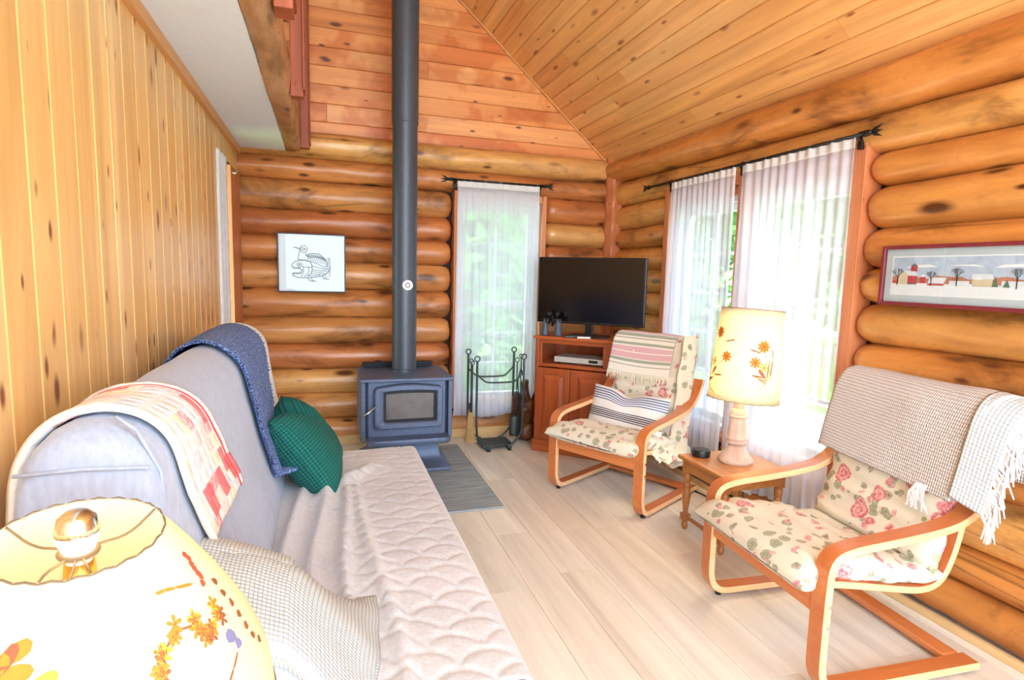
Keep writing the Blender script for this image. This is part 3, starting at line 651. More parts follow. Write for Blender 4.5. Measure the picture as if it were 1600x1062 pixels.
m = MB().bbox(SX0 + .04, SX1 - .06, 4.30, 4.325, 0.645, 0.675, 0.003).bbox(SX0 + .04, SX1 - .06, 4.25, 4.325, 0.675, 0.683, 0.002)
m.build('heat_shield', M_stove_d, st)
def rounded(x0, x1, z0, z1, r, arch=0.0, n=6):
    pts = []
    for cx, cz, a0 in ((x1 - r, z0 + r, -90), (x1 - r, z1 - r, 0), (x0 + r, z1 - r, 90), (x0 + r, z0 + r, 180)):
        for k in range(n + 1):
            a = math.radians(a0 + 90 * k / n); pts.append((cx + r * math.cos(a), cz + r * math.sin(a)))
        if a0 == 0 and arch:
            for k in range(1, 8):
                t = k / 8; pts.append((x1 - r - (x1 - x0 - 2 * r) * t, z1 + arch * math.sin(PI * t)))
    return pts
def frame_ring(outer, inner, y0, y1, m=None, lip=0.008):
    m = m or MB()
    mid = [((a[0] * .85 + b[0] * .15), (a[1] * .85 + b[1] * .15)) for a, b in zip(outer, inner)]; mid2 = [((a[0] * .2 + b[0] * .8), (a[1] * .2 + b[1] * .8)) for a, b in zip(outer, inner)]
    prof = [(outer, y1), (outer, y0 + lip), (mid, y0), (mid2, y0), (inner, y0 + lip * 1.2), (inner, y1)]
    return m.rings([[(p[0], y, p[1]) for p in pl] for pl, y in prof], cap=False, loop=True)
o_ = rounded(0.308, 0.765, 0.305, 0.590, 0.03, 0.018); i_ = rounded(0.368, 0.722, 0.350, 0.556, 0.014, 0.006)
door = frame_ring(o_, i_, 3.785, 3.836).build('door', M_stove, st, auto=40)
inner2 = rounded(0.372, 0.718, 0.354, 0.552, 0.012, 0.006); i3 = rounded(0.384, 0.706, 0.366, 0.540, 0.01, 0.006)
frame_ring(i_, i3, 3.803, 3.83, lip=0.003).build('glass_gasket', M_stove_d, door, auto=40)
MB().rings([[(p[0], y, p[1]) for p in i_] for y in (3.812, 3.82)]).build('glass', M_stoveglass, door)
MB().tube([(0.318, 3.80, 0.470), (0.308, 3.76, 0.466), (0.262, 3.745, 0.432), (0.240, 3.742, 0.418)], [0.006, 0.006, 0.0065, 0.005], 8).build('handle', M_chrome, door, smooth=True)
ash = rounded(0.262, 0.812, 3.715, 3.90, 0.045); MB().rings([[(x, y, z) for x, y in [(0.537 + (p[0] - 0.537) * s, 3.80 + (p[1] - 3.80) * s) for p in ash]] for z, s in ((0.207, 0.96), (0.215, 1), (0.238, 1), (0.246, 0.975))]).build('ash_lip', M_stove, st, auto=40)
m = MB(); prof = [(0.24, 0.0), (0.12, 0.0), (0.07, 0.02), (0.045, 0.045), (0.032, 0.085)]
rs = []
for z, e in ((0.235, 0.0), (0.14, 0.0), (0.095, 0.008), (0.065, 0.025), (0.045, 0.05), (0.036, 0.07)):
    rs.append([(0.305 - e, 3.83 - e * 1.3, z), (0.745 + e, 3.83 - e * 1.3, z), (0.745 + e, 4.24 + e * .4, z), (0.305 - e, 4.24 + e * .4, z)])
m.rings(rs).build('pedestal', M_stove, st, auto=50)
MB().bbox(0.232, 0.818, 3.725, 4.27, HZ, 0.037, 0.006).build('base_plate', M_stove, st)
MB().bbox(0.40, 0.50, 3.815, 3.828, 0.180, 0.204, 0.003).build('vent_plate', M_brass, st); MB().tube([(0.385, 3.80, 0.192), (0.365, 3.79, 0.188)], 0.007, 8).build('vent_knob', M_stove_d, st)
pp = thing('stove_pipe', (0.541, 4.10, 0.645), 'tall dark grey stove pipe rising from the wood stove to the ceiling', 'stove pipe')
MB().lathe([(0.086, 0.645), (0.086, 2.36)], (0.541, 4.10, 0), 40).build('lower_section', M_pipe, pp, auto=40)
MB().lathe([(0.091, 2.36), (0.091, 3.98)], (0.541, 4.10, 0), 40).build('upper_section', M_pipe, pp, auto=40)
MB().lathe([(0.091, 0.640), (0.091, 0.665), (0.086, 0.668)], (0.541, 4.10, 0), 40).build('collar', M_pipe, pp, auto=40)
th = thing('pipe_thermometer', (0.555, 4.01, 1.255), 'round white and chrome magnetic thermometer on the stove pipe', 'thermometer')
_tm = Matrix.Translation((0.553, 4.0145, 1.262)) @ Matrix.Rotation(PI / 2, 4, 'X') @ Matrix.Rotation(-0.12, 4, 'Y')
MB().lathe([(0.036, -0.002), (0.036, 0.005), (0.033, 0.008), (0.028, 0.008)], n=28).xf(_tm).build('rim', M_chrome, th, auto=40)
MB().lathe([(0.030, 0.0065), (0.030, 0.0088)], n=28).xf(_tm).build('dial', M_whitep, th); MB().lathe([(0.017, 0.0088), (0.017, 0.0096)], n=24).xf(_tm).build('scale_ring', M_stove_d, th)
MB().lathe([(0.012, 0.0096), (0.012, 0.0102)], n=24).xf(_tm).build('hub', M_whitep, th)

# ================================================================== FIREPLACE TOOLS
ts_ = thing('tool_stand', (1.27, 4.2, 0), 'grey steel log carrier stand holding fireplace tools beside the hearth pad', 'tool stand')
FLx, FRx, BLx, BRx, YFt, YBt = 1.085, 1.455, 1.08, 1.46, 4.10, 4.36
def loop_top(x, y, z, r=0.020): return [(x + r * math.sin(a), y, z + r - r * math.cos(a)) for a in [2 * PI * k / 12 for k in range(12)]]
for xx, yy, ht, dx in ((FLx, YFt, 0.70, 1), (FRx, YFt, 0.71, -1), (BLx, YBt, 0.72, 1), (BRx, YBt, 0.73, -1)):
    path = chaikin([(xx, yy, ht), (xx, yy, 0.17), (xx + dx * 0.02, yy, 0.10), (xx + dx * 0.09, yy, 0.035), (xx + dx * 0.115, yy, 0.03)], 2)
    MB().tube(path, 0.009, 8).tube(loop_top(xx, yy, ht), 0.0055, 6, loop=True).build('upright', M_steel, ts_, smooth=True)
for yy in (YFt, YBt):
    MB().tube(chaikin([(FLx, yy, 0.60), (FLx + .06, yy, 0.545), (FLx + .10, yy, 0.535), (FRx - .10, yy, 0.535), (FRx - .06, yy, 0.545), (FRx, yy, 0.61)], 2), 0.007, 8).build('cross_bar', M_steel, ts_, smooth=True)
MB().bbox(FLx + .06, FRx - .06, YFt + .02, YBt - .02, 0.030, 0.036, 0.001).build('base_tray', M_steel, ts_)
for xx in (FLx + .10, FRx - .10):
    MB().bbox(xx - .014, xx + .014, YFt - .02, YBt + .02, 0.016, 0.032, 0.003).build('runner', M_steel, ts_)
    for yy in (YFt - .005, YBt + .005): MB().lathe([(0.012, 0.0), (0.014, 0.004), (0.014, 0.014), (0.010, 0.018)], (xx, yy, 0), 12).build('foot', M_blackm, ts_)
def tool(name, label, x, y, ztop, zbot):
    r = thing(name, (x, y, zbot), label, 'fireplace tool', 'fireplace tools'); MB().tube([(x, y, ztop), (x, y, zbot + 0.1)], 0.005, 8).tube(loop_top(x, y, ztop, 0.016), 0.004, 6, loop=True).build('shaft', M_steel, r, smooth=True); return r
r = tool('hearth_brush', 'hearth brush with straw bristles hanging at the hearth pad end of the stand', 1.055, 4.16, 0.68, 0.06)
MB().bbox(1.043, 1.067, 4.145, 4.175, 0.30, 0.37, 0.004).build('ferrule', M_blackm, r)
m = MB()
for k in range(90):
    a, b = random.uniform(-.012, .012), random.uniform(-.012, .012); e = (1.055 + a * 3 + random.uniform(-.006, .006), 4.16 + b * 3, 0.06 + random.uniform(0, .02)); m.tube([(1.055 + a, 4.16 + b, 0.32), e], 0.0018, 4)
tag(m.build('bristles', plain('straw', (214, 178, 116), .9), r), kind='stuff')
r = tool('poker', 'black fire poker hanging beside the hearth brush', 1.075, 4.20, 0.66, 0.08); MB().tube([(1.075, 4.20, 0.2), (1.075, 4.20, 0.08), (1.095, 4.20, 0.06), (1.10, 4.20, 0.09)], [0.005, 0.006, 0.005, 0.002], 8).build('hook', M_steel, r, smooth=True)
r = tool('ash_shovel', 'steel ash shovel hanging at the driftwood end of the stand', 1.425, 4.17, 0.68, 0.09)
def blade(u, v):
    a = (u - .5) * 2; return (1.425 + a * 0.045 * (1 - 0.25 * (v > .85) * (v - .85) / .15), 4.165 + 0.018 * a * a, 0.09 + 0.16 * v)
MB().sheet(blade, 10, 8, 0.003).build('blade', M_steel, r, smooth=True)
r = tool('fire_tongs', 'dark fire tongs hanging behind the ash shovel', 1.475, 4.22, 0.70, 0.12)
for s_ in (-1, 1): MB().tube(chaikin([(1.475, 4.22, 0.62), (1.475 + s_ * .03, 4.22, 0.52), (1.475 + s_ * .012, 4.22, 0.40), (1.475 + s_ * .03, 4.22, 0.2), (1.475 + s_ * .01, 4.22, 0.12)], 2), 0.0045, 6).build('arm', M_blackm, r, smooth=True)
# driftwood carving
DWX = -0.03
dw = thing('driftwood_carving', (1.57, 4.32, 0), 'dark brown driftwood carving with a knobbed neck standing beside the cabinet', 'carving')
def lump(c, rad, seed, n=22, k=16, amp=0.25):
    m = MB(); rs = []
    for i in range(k + 1):
        ph = PI * i / k; ring = []
        for j in range(n):
            t_ = 2 * PI * j / n; d = Vector((math.sin(ph) * math.cos(t_), math.sin(ph) * math.sin(t_), -math.cos(ph)))
            w = 1 + amp * mnoise.noise(d * 1.7 + Vector((seed, seed * 2, 0))) + amp * .4 * mnoise.noise(d * 5 + Vector((seed, 0, 0)))
            ring.append((c[0] + d.x * rad[0] * w, c[1] + d.y * rad[1] * w, c[2] + d.z * rad[2] * w))
        rs.append(ring)
    return m.rings(rs)
lump((1.565, 4.33, 0.09), (0.085, 0.10, 0.09), 3).build('stump', M_burl, dw, smooth=True)
lump((1.56, 4.33, 0.26), (0.10, 0.08, 0.10), 5, amp=0.45).build('body', M_burl, dw, smooth=True)
MB().tube([(1.56, 4.33, 0.32), (1.555, 4.33, 0.40), (1.55, 4.33, 0.46), (1.545, 4.33, 0.485), (1.54, 4.33, 0.495)], [0.05, 0.032, 0.03, 0.04, 0.03], 14).build('neck', M_burl, dw, smooth=True)
lump((1.48, 4.33, 0.31), (0.035, 0.05, 0.10), 9, amp=0.3).build('side_knot', M_burl, dw, smooth=True); lump((1.635, 4.31, 0.33), (0.03, 0.04, 0.07), 12, amp=0.3).build('side_knot', M_burl, dw, smooth=True)

# ================================================================== TV CABINET (local frame: x along the front, y into the corner)
TVROT = math.atan2(-0.681, 0.732)
def place_local(root): return root
cb = thing('tv_cabinet', (1.75, 3.863, 0), 'cherry wood corner cabinet with two panelled doors under the television', 'cabinet', None, TVROT)
S0, S1, CD = -0.292, 0.285, 0.40
def lb(nm, x0, x1, y0, y1, z0, z1, mat, par, b=0.003): return box(nm, x0, x1, y0, y1, z0, z1, mat, par, b, True)
lb('plinth', S0 - .012, S1 + .012, -0.012, CD, 0, 0.095, M_cab_x, cb, 0.006)
lb('side_panel', S0, S0 + .022, 0.0, CD, 0.095, 0.875, M_cab, cb); lb('side_panel', S1 - .022, S1, 0.0, CD, 0.095, 0.875, M_cab, cb)
lb('back_panel', S0 + .022, S1 - .022, CD - .012, CD, 0.095, 0.875, M_cab, cb); lb('shelf', S0 + .022, S1 - .022, 0.004, CD - .012, 0.665, 0.69, M_cab_x, cb)
lb('top', S0 - .02, S1 + .02, -0.022, CD, 0.875, 0.90, M_cab_x, cb, 0.007); lb('bottom_panel', S0 + .022, S1 - .022, 0.004, CD - .012, 0.095, 0.115, M_cab_x, cb)
lb('face_rail', S0 + .022, S1 - .022, 0.0, 0.02, 0.845, 0.875, M_cab_x, cb); lb('face_stile', S0 + .022, S0 + .05, 0.0, 0.02, 0.69, 0.845, M_cab, cb); lb('face_stile', S1 - .05, S1 - .022, 0.0, 0.02, 0.69, 0.845, M_cab, cb)
mid = (S0 + S1) / 2
for k, (a, b) in enumerate(((S0 + .01, mid - .002), (mid + .002, S1 - .01))):
    d = MB(); z0, z1 = 0.10, 0.66; w = 0.05
    for q in ((a, a + w, z0, z1), (b - w, b, z0, z1), (a + w, b - w, z0, z0 + w), (a + w, b - w, z1 - w, z1)): d.bbox(q[0], q[1], -0.02, -0.001, q[2], q[3], 0.003)
    d.box(a + w, b - w, -0.010, -0.002, z0 + w, z1 - w)
    dr = d.build('door', M_cab, cb, True)
    pm = MB(); A = (a + w + .006, b - w - .006, z0 + w + .006, z1 - w - .006); B = (A[0] + .028, A[1] - .028, A[2] + .028, A[3] - .028)
    pm.rings([[(r_[0], y, r_[2]), (r_[1], y, r_[2]), (r_[1], y, r_[3]), (r_[0], y, r_[3])] for r_, y in ((A, -0.010), (B, -0.021))]); pm.build('raised_panel', M_cab, dr, True)
    kx = (b - .022) if k == 0 else (a + .022)
    MB().lathe([(0.006, 0), (0.006, 0.012), (0.014, 0.016), (0.015, 0.022), (0.010, 0.027)], n=16).xf(Matrix.Translation((kx, -0.019, 0.385)) @ Matrix.Rotation(PI / 2, 4, 'X')).build('knob', M_brass, dr, True, True)
def onto(name, x, y, z, label, cat, rz=0.0, group=None):
    p = Matrix.Translation((1.75, 3.863, 0)) @ Matrix.Rotation(TVROT, 4, 'Z') @ Vector((x, y, z)); return thing(name, p, label, cat, group, TVROT + rz)
# tv
tv = onto('television', 0.075, 0.14, 0.90, 'black flat screen television on top of the cherry corner cabinet', 'television')
TW = 0.417
lb('bezel', -TW, TW, -0.012, 0.03, 0.092, 0.595, M_black, tv, 0.006); lb('screen', -TW + .012, TW - .012, -0.0145, -0.010, 0.112, 0.583, M_screen, tv, 0.0008)
lb('back_housing', -TW * .7, TW * .7, 0.03, 0.06, 0.13, 0.50, M_black, tv, 0.012); lb('neck', -0.03, 0.03, 0.0, 0.025, 0.010, 0.12, M_black, tv, 0.003); MB().rings([[(x_, y_, z_) for x_, y_ in rounded(-0.15, 0.15, -0.09, 0.10, 0.03)] for z_ in (0.0, 0.012)]).build('stand_base', M_black, tv, True)
lb('cable_plug', -TW + .0, -TW + .035, 0.03, 0.045, 0.085, 0.10, M_whitep, tv, 0.002)
# dvd player
dv = onto('dvd_player', 0.035, 0.06, 0.69, 'slim silver disc player inside the open cabinet shelf', 'disc player')
lb('case', -0.20, 0.20, 0, 0.24, 0.010, 0.052, M_silver, dv, 0.003); lb('display', 0.075, 0.145, -0.002, 0.004, 0.022, 0.042, M_black, dv, 0.0005); lb('tray', -0.10, 0.05, -0.002, 0.004, 0.028, 0.043, M_silver, dv, 0.0008)
for x_ in (-0.17, 0.17):
    for y_ in (0.03, 0.2): MB().lathe([(0.014, 0), (0.016, 0.01)], (x_, y_, 0), 14).build('foot', M_blackm, dv, True)
# binoculars
bn = onto('binoculars', -0.185, 0.035, 0.90, 'grey-black binoculars standing upright on the cabinet in front of the television', 'binoculars')
for s_ in (-1, 1):
    b_ = MB().lathe([(0.029, 0), (0.030, 0.012), (0.029, 0.03), (0.027, 0.05), (0.0275, 0.052), (0.021, 0.11), (0.020, 0.128), (0.014, 0.130)], (s_ * 0.052, 0, 0), 24).build('objective_barrel', M_bino, bn, True, True)
    lb('prism_housing', s_ * .045 - .026, s_ * .045 + .026, -0.02, 0.035, 0.085, 0.135, M_blackm, bn, 0.012)
    MB().lathe([(0.016, 0.10), (0.016, 0.150), (0.019, 0.152), (0.0195, 0.178), (0.014, 0.180)], (s_ * 0.030, 0.028, 0), 20).build('eyepiece', M_blackm, bn, True, True)
MB().tube([(0, 0.02, 0.07), (0, 0.02, 0.155)], 0.010, 12).build('focus_bridge', M_blackm, bn, True, True); lb('bridge_plate', -0.045, 0.045, 0.012, 0.024, 0.10, 0.112, M_blackm, bn, 0.003)
rc = onto('remote_control', -0.005, 0.005, 0.90, 'black remote control lying beside the binoculars', 'remote', 0.5, 'remote controls'); lb('body', -0.065, 0.065, -0.02, 0.02, 0, 0.018, M_black, rc, 0.005); lb('keypad', -0.045, 0.045, -0.014, 0.014, 0.0175, 0.0195, M_blackm, rc, 0.0006)
rc = onto('remote_control', 0.085, -0.002, 0.90, 'small white remote control on the cabinet edge near the striped throw', 'remote', 0.35, 'remote controls'); lb('body', -0.05, 0.05, -0.016, 0.016, 0, 0.013, M_whitep, rc, 0.004); lb('keypad', -0.03, 0.03, -0.01, 0.01, 0.0125, 0.0145, M_silver, rc, 0.0006)

# ================================================================== SOFA
SY0, SY1 = 1.14, 3.03
BACK = chaikin([(-0.16, 0.30), (-0.165, 0.42), (-0.235, 0.66), (-0.275, 0.90), (-0.295, 1.03), (-0.385, 1.085), (-0.48, 1.06), (-0.525, 0.95), (-0.535, 0.60), (-0.52, 0.30)], 3)
sofa = thing('futon_sofa', (0.0, 2.08, 0), 'long grey microsuede futon sofa along the pine panelled wall', 'sofa')
def loft_y(prof, y0, y1, rnd, n, bulge=0.0, amp=0.0, seed=0):
    P = np.array(resample(prof + [prof[0]], 61))[:-1]; cx = P.mean(0); m = MB(); rs = []
    ys = [y0 + rnd * (1 - math.cos(a)) for a in np.linspace(0, PI / 2, 6)] + list(np.linspace(y0 + rnd, y1 - rnd, n))[1:-1] + [y1 - rnd * (1 - math.sin(a)) for a in np.linspace(0, PI / 2, 6)]
    for y in ys:
        d = min(y - y0, y1 - y); inset = rnd * (1 - math.sqrt(max(0, 1 - (1 - min(1, d / rnd)) ** 2))) * 0.8
        ring = []
        for p in P:
            v = p - cx; L = np.linalg.norm(v); q = cx + v * max(0.2, (L - inset) / L) * (1 + amp * ns(y * 3, p[0] * 4 + seed, p[1] * 4))
            ring.append((q[0], y, q[1]))
        rs.append(ring)
    return m.rings(rs)
loft_y(BACK, SY0, SY1, 0.07, 40, amp=0.02).build('back_cushion', M_sofa, sofa, smooth=True)
SEAT = chaikin([(-0.22, 0.17), (-0.22, 0.40), (0.30, 0.40), (0.455, 0.395), (0.455, 0.17)], 2)
SEAT = [(-0.22, 0.17), (-0.22, 0.39), (-0.20, 0.40), (0.40, 0.40), (0.43, 0.393), (0.45, 0.37), (0.455, 0.33), (0.455, 0.22), (0.44, 0.18), (0.42, 0.17)]
loft_y(SEAT, SY0, SY1, 0.04, 30).build('seat_cushion', M_sofa, sofa, smooth=True)
def seam(pts): return MB().tube(pts, 0.0035, 6)
seam([(-0.285 - 0.0, SY0 + 0.03, 0.90), (-0.29, SY0 + .03, 0.98), (-0.325, SY0 + .03, 1.06), (-0.36, SY0 + .04, 1.085)]).build('seam_piping', M_sofa, sofa, smooth=True)
seam([(-0.30, SY0 - 0.002, 1.0), (-0.40, SY0 - 0.004, 1.005), (-0.50, SY0 - 0.002, 1.0)]).build('seam_piping', M_sofa, sofa, smooth=True)
fr = MB().bbox(-0.50, 0.43, SY0 + .06, SY1 - .06, 0.12, 0.17, 0.006); fr.build('frame', M_bent_x, sofa)
for x_ in (-0.45, 0.36):
    for y_ in (SY0 + .12, SY1 - .12): MB().lathe([(0.03, 0), (0.035, 0.12)], (x_, y_, 0), 16).build('leg', M_bent, sofa)
# cloth over the sofa back: arc length s from the top (positive down the front)
_P = resample(BACK, 400); _top = int(np.argmax(_P[:, 1])); _seg = np.r_[0, np.cumsum(np.linalg.norm(np.diff(_P, axis=0), axis=1))]; _S = _seg[_top] - _seg
def over_back(s, y, off):
    i = int(np.argmin(np.abs(_S - s))); i = max(1, min(len(_P) - 2, i)); t = _P[i + 1] - _P[i - 1]; t /= np.linalg.norm(t); n = np.array([t[1], -t[0]])
    f = (s - _S[i]); p = _P[i] - t * f
    return (p[0] + n[0] * off, y, p[1] + n[1] * off)
def lerpt(tab, s):
    return float(np.interp(s, [a for a, _ in tab], [b for _, b in tab]))
qL = [(-0.40, 1.20), (-0.10, 1.215), (0.0, 1.22), (0.10, 1.23), (0.25, 1.245), (0.34, 1.30), (0.40, 1.33)]; qR = [(-0.40, 1.40), (-0.1, 1.42), (0.0, 1.44), (0.08, 1.50), (0.22, 1.60), (0.36, 1.72), (0.40, 1.74)]
def qf(u, v):
    s = 0.385 - 0.70 * v + 0.02 * u * (1 - v); a, b = lerpt(qL, s), lerpt(qR, s); y = a + (b - a) * u
    return over_back(s, y, 0.013 + 0.004 * ns(y * 9, s * 9) + 0.006 * max(0, abs(u - .5) * 2 - .9) * 10)
tag(MB().sheet(qf, 44, 60, 0.014).build('patchwork_quilt', M_quilt, None, smooth=True), 'pink and white patchwork quilt draped over the near end of the sofa back', 'quilt')
def wsf(u, v):
    s = 0.52 - 0.80 * v; y = 2.80 + 0.245 * u; return over_back(s, y, 0.010 + 0.004 * ns(y * 14, s * 8))
tag(MB().sheet(wsf, 12, 44, 0.010).build('white_sheet', M_plainwhite, None, smooth=True), 'white cotton sheet peeking out beyond the blue throw at the sofa end', 'sheet')
bL = [(-0.35, 2.24), (0.0, 2.19), (0.08, 2.15), (0.2, 2.19), (0.32, 2.245), (0.5, 2.28), (0.66, 2.36)]; bR = [(-0.35, 2.84), (0.0, 2.85), (0.12, 2.84), (0.3, 2.77), (0.5, 2.66), (0.66, 2.58)]
bt = thing('blue_throw', (-0.3, 2.5, 0.42), 'blue tweed throw hanging over the far end of the sofa back', 'throw')
def btf(u, v):
    s = 0.665 - 0.95 * v; a, b = lerpt(bL, s), lerpt(bR, s); y = a + (b - a) * u
    o = 0.024 + 0.006 * ns(y * 10, s * 7, 3) + 0.010 * ss(0.45, 0.66, s) * math.sin(y * 40)
    x, yy, z = over_back(min(s, 0.60), y, o)
    if s > 0.60: x += (s - 0.60) * 1.6; z -= 0.01; yy += 0.06 * (s - .6) / .06
    return (x, yy, max(z, 0.440))
MB().sheet(btf, 40, 60, 0.010).build('cloth', M_blue, bt, smooth=True)
m = MB()
for k in range(150):
    v = k / 149
    for u in (0.0, 1.0):
        p = Vector(btf(u, v)); d = Vector((random.uniform(-.004, .012), (0.006 if u else -0.003) + random.uniform(-.006, .008), random.uniform(-.008, .006))); m.tube([p, p + d], 0.003, 4, r_end=0.001)
tag(m.build('fringe', M_fringe_b, bt), kind='stuff')
# quilted pad over the seat
def bend(s, L, r=0.03):
    if s <= L - r: return s, 0.0
    a = (s - (L - r)) / r
    if a <= PI / 2: return L - r + r * math.sin(a), r * (1 - math.cos(a))
    return L, r + (s - (L - r) - r * PI / 2)
def scallop(x, y):
    # clam-shell rows: each arc of radius R hangs from its row, neighbours in the next row shifted by half
    R, b = 0.074, 0.070; h = 1e9; j0 = math.floor(y / b)
    for j in (j0 - 1, j0, j0 + 1, j0 + 2):
        xx = (x / (2 * R) + 0.5 * (j % 2)) % 1.0 - 0.5; dx = xx * 2 * R; arc_ = j * b + math.sqrt(max(0.0, R * R - dx * dx)) - R * 0.5
        h = min(h, abs(y - arc_))
    return h
FOLDS = [(-0.105, .040, .020, 0.3), (-0.035, .032, .022, 1.1), (0.035, .028, .018, 2.0), (0.105, .020, .02, 3.3)]
def pad_f(u, v):
    sy = 0.02 + 2.02 * u; px, dx = bend(v * 0.93, 0.655, 0.045); py, dy = bend(sy, SY1 + 0.012 - SY0, 0.05)
    x, y = -0.185 + px, SY0 + py; z = 0.418 - max(dx, dy)
    flat = 1 - min(1, max(dx, dy) / 0.03)
    w = ss(3.0, 2.2, y) * flat
    for xc, am, wd, ph in FOLDS:
        xx = xc + 0.035 * math.sin(y * 2.6 + ph) + 0.10 * ss(2.0, 2.6, y) * (xc + .15) + 0.06 * ss(1.9, 1.2, y); z += am * w * math.exp(-((x - xx) / wd) ** 2)
    # ridge by the pillow
    t = ((x - 0.02) * 0.55 + (y - 2.44) * 0.83); dd = abs(-(x - 0.02) * 0.83 + (y - 2.44) * 0.55); z += 0.022 * flat * math.exp(-(dd / 0.03) ** 2) * ss(-0.2, 0, t) * ss(0.42, 0.3, t)
    z += 0.010 * flat * ns(x * 3, y * 2.2, 5)
    h = scallop(x + 0.022 * ns(x * 5, y * 5), y + 0.034 * ns(x * 4, y * 4, 8)); z += 0.008 * flat * (min(1, h / 0.018)) ** 0.6 * ss(-0.10, 0.05, x + (y - 1.9) * 0.10)
    if dx > 0.045: x += 0.012 * math.sin(y * 22) * min(1, (dx - .045) / .15)
    return (x, y, z)
tag(MB().sheet(pad_f, 210, 110, 0.006).build('mattress_pad', M_pad, None, smooth=True), 'cream scallop-quilted mattress pad covering the sofa seat', 'mattress pad')
# pillows
def pillow(w, h, t, n=30, corner=0.10, chop=0.0, seed=0, uvs=(1, 1)):
    m = MB()
    def side(sg):
        def fn(u, v):
            a, b = u * 2 - 1, v * 2 - 1
            e = (1 - abs(a) ** 3.2) * (1 - abs(b) ** 3.2); th = max(0.0, e) ** 0.55
            x = a * w / 2 * (1 - corner * (1 - abs(b) ** 2) * abs(a)); y = b * h / 2 * (1 - corner * (1 - abs(a) ** 2) * abs(b))
            if chop: y -= chop * math.exp(-(a / 0.28) ** 2) * ss(-0.2, 1, b)
            return (x, y, sg * t / 2 * th * (1 + 0.12 * ns(a * 2, b * 2, sg + seed)))
        return fn
    vs_, fs, uv = [], [], []
    for sg in (1, -1):
        f = side(sg); o = len(vs_)
        for i in range(n + 1):
            for j in range(n + 1): vs_.append(f(i / n, j / n))
        for i in range(n):
            for j in range(n):
                q = [o + i * (n + 1) + j, o + (i + 1) * (n + 1) + j, o + (i + 1) * (n + 1) + j + 1, o + i * (n + 1) + j + 1]; c = [(i / n * uvs[0], j / n * uvs[1]), ((i + 1) / n * uvs[0], j / n * uvs[1]), ((i + 1) / n * uvs[0], (j + 1) / n * uvs[1]), (i / n * uvs[0], (j + 1) / n * uvs[1])]
                fs.append(q if sg > 0 else q[::-1]); uv.append(c if sg > 0 else c[::-1])
    return m.add(vs_, fs, 0, uv)
def basis(loc, xa, ya):
    xa = Vector(xa).normalized(); za = xa.cross(Vector(ya)).normalized(); ya = za.cross(xa)
    return Matrix.Translation(loc) @ Matrix(((xa.x, ya.x, za.x, 0), (xa.y, ya.y, za.y, 0), (xa.z, ya.z, za.z, 0), (0, 0, 0, 1)))
gp_ = thing('green_pillow', (-0.05, 2.60, 0.43), 'dark green ribbed corduroy throw pillow leaning on the blue throw', 'pillow')
MB_g = pillow(0.44, 0.42, 0.23, corner=0.05, chop=0.085, seed=3).xf(basis((-0.085, 2.60, 0.590), (0.03, 1, 0.02), (-0.57, 0.05, 0.82))); MB_g.build('cushion', M_cord_green, gp_, smooth=True)
# cream waffle blanket bunched at the near end of the seat
wb = thing('cream_blanket', (-0.05, 1.28, 0.42), 'cream waffle-weave blanket folded over the near end of the sofa seat', 'blanket')
RID = [(-0.27, 0.775), (-0.235, 0.765), (-0.16, 0.735), (-0.083, 0.695), (-0.05, 0.655), (0.0, 0.575), (0.050, 0.50), (0.075, 0.455), (0.09, 0.43)]
def wbf(u, v):
    x = -0.265 + 0.36 * u; zr = lerpt(RID, x); y = 1.0 + 0.58 * v
    if y < 1.08: return (x + 0.02 * u, 1.105 + 0.012 * ns(x * 9, y * 9), zr - 0.06 - (1.08 - y) * 4.2)
    if y < 1.28: z = zr - 0.06 * (1 - (y - 1.08) / .2) ** 2
    else: z = 0.43 + (zr - 0.43) * (1 - ((y - 1.28) / 0.30) ** 1.6)
    return (x + (0.04 * v + 0.022 * ns(y * 7, 2.0)) * u, y, max(0.43, z) + 0.006 * ns(x * 9, y * 9))
MB().sheet(wbf, 44, 64, 0.014, uvs=(0.75, 1.1)).build('lower_fold', M_waffle_cream, wb, smooth=True)
def wbt(u, v):
    x = -0.262 + 0.185 * u; zr = lerpt(RID, x); y = 1.19 + 0.20 * v; z = zr + 0.022 - 0.02 * u * (1 - v)
    z += 0.0 if y < 1.30 else -1.2 * (y - 1.30) ** 1.3; z -= 0.09 * (1 - v) ** 2 * (1 - 0.3 * u); return (x, y - 0.06 * (1 - u) * (1 - v), z)
MB().sheet(wbt, 24, 24, 0.016, uvs=(0.4, 0.5)).build('upper_fold', M_waffle_cream, wb, smooth=True)

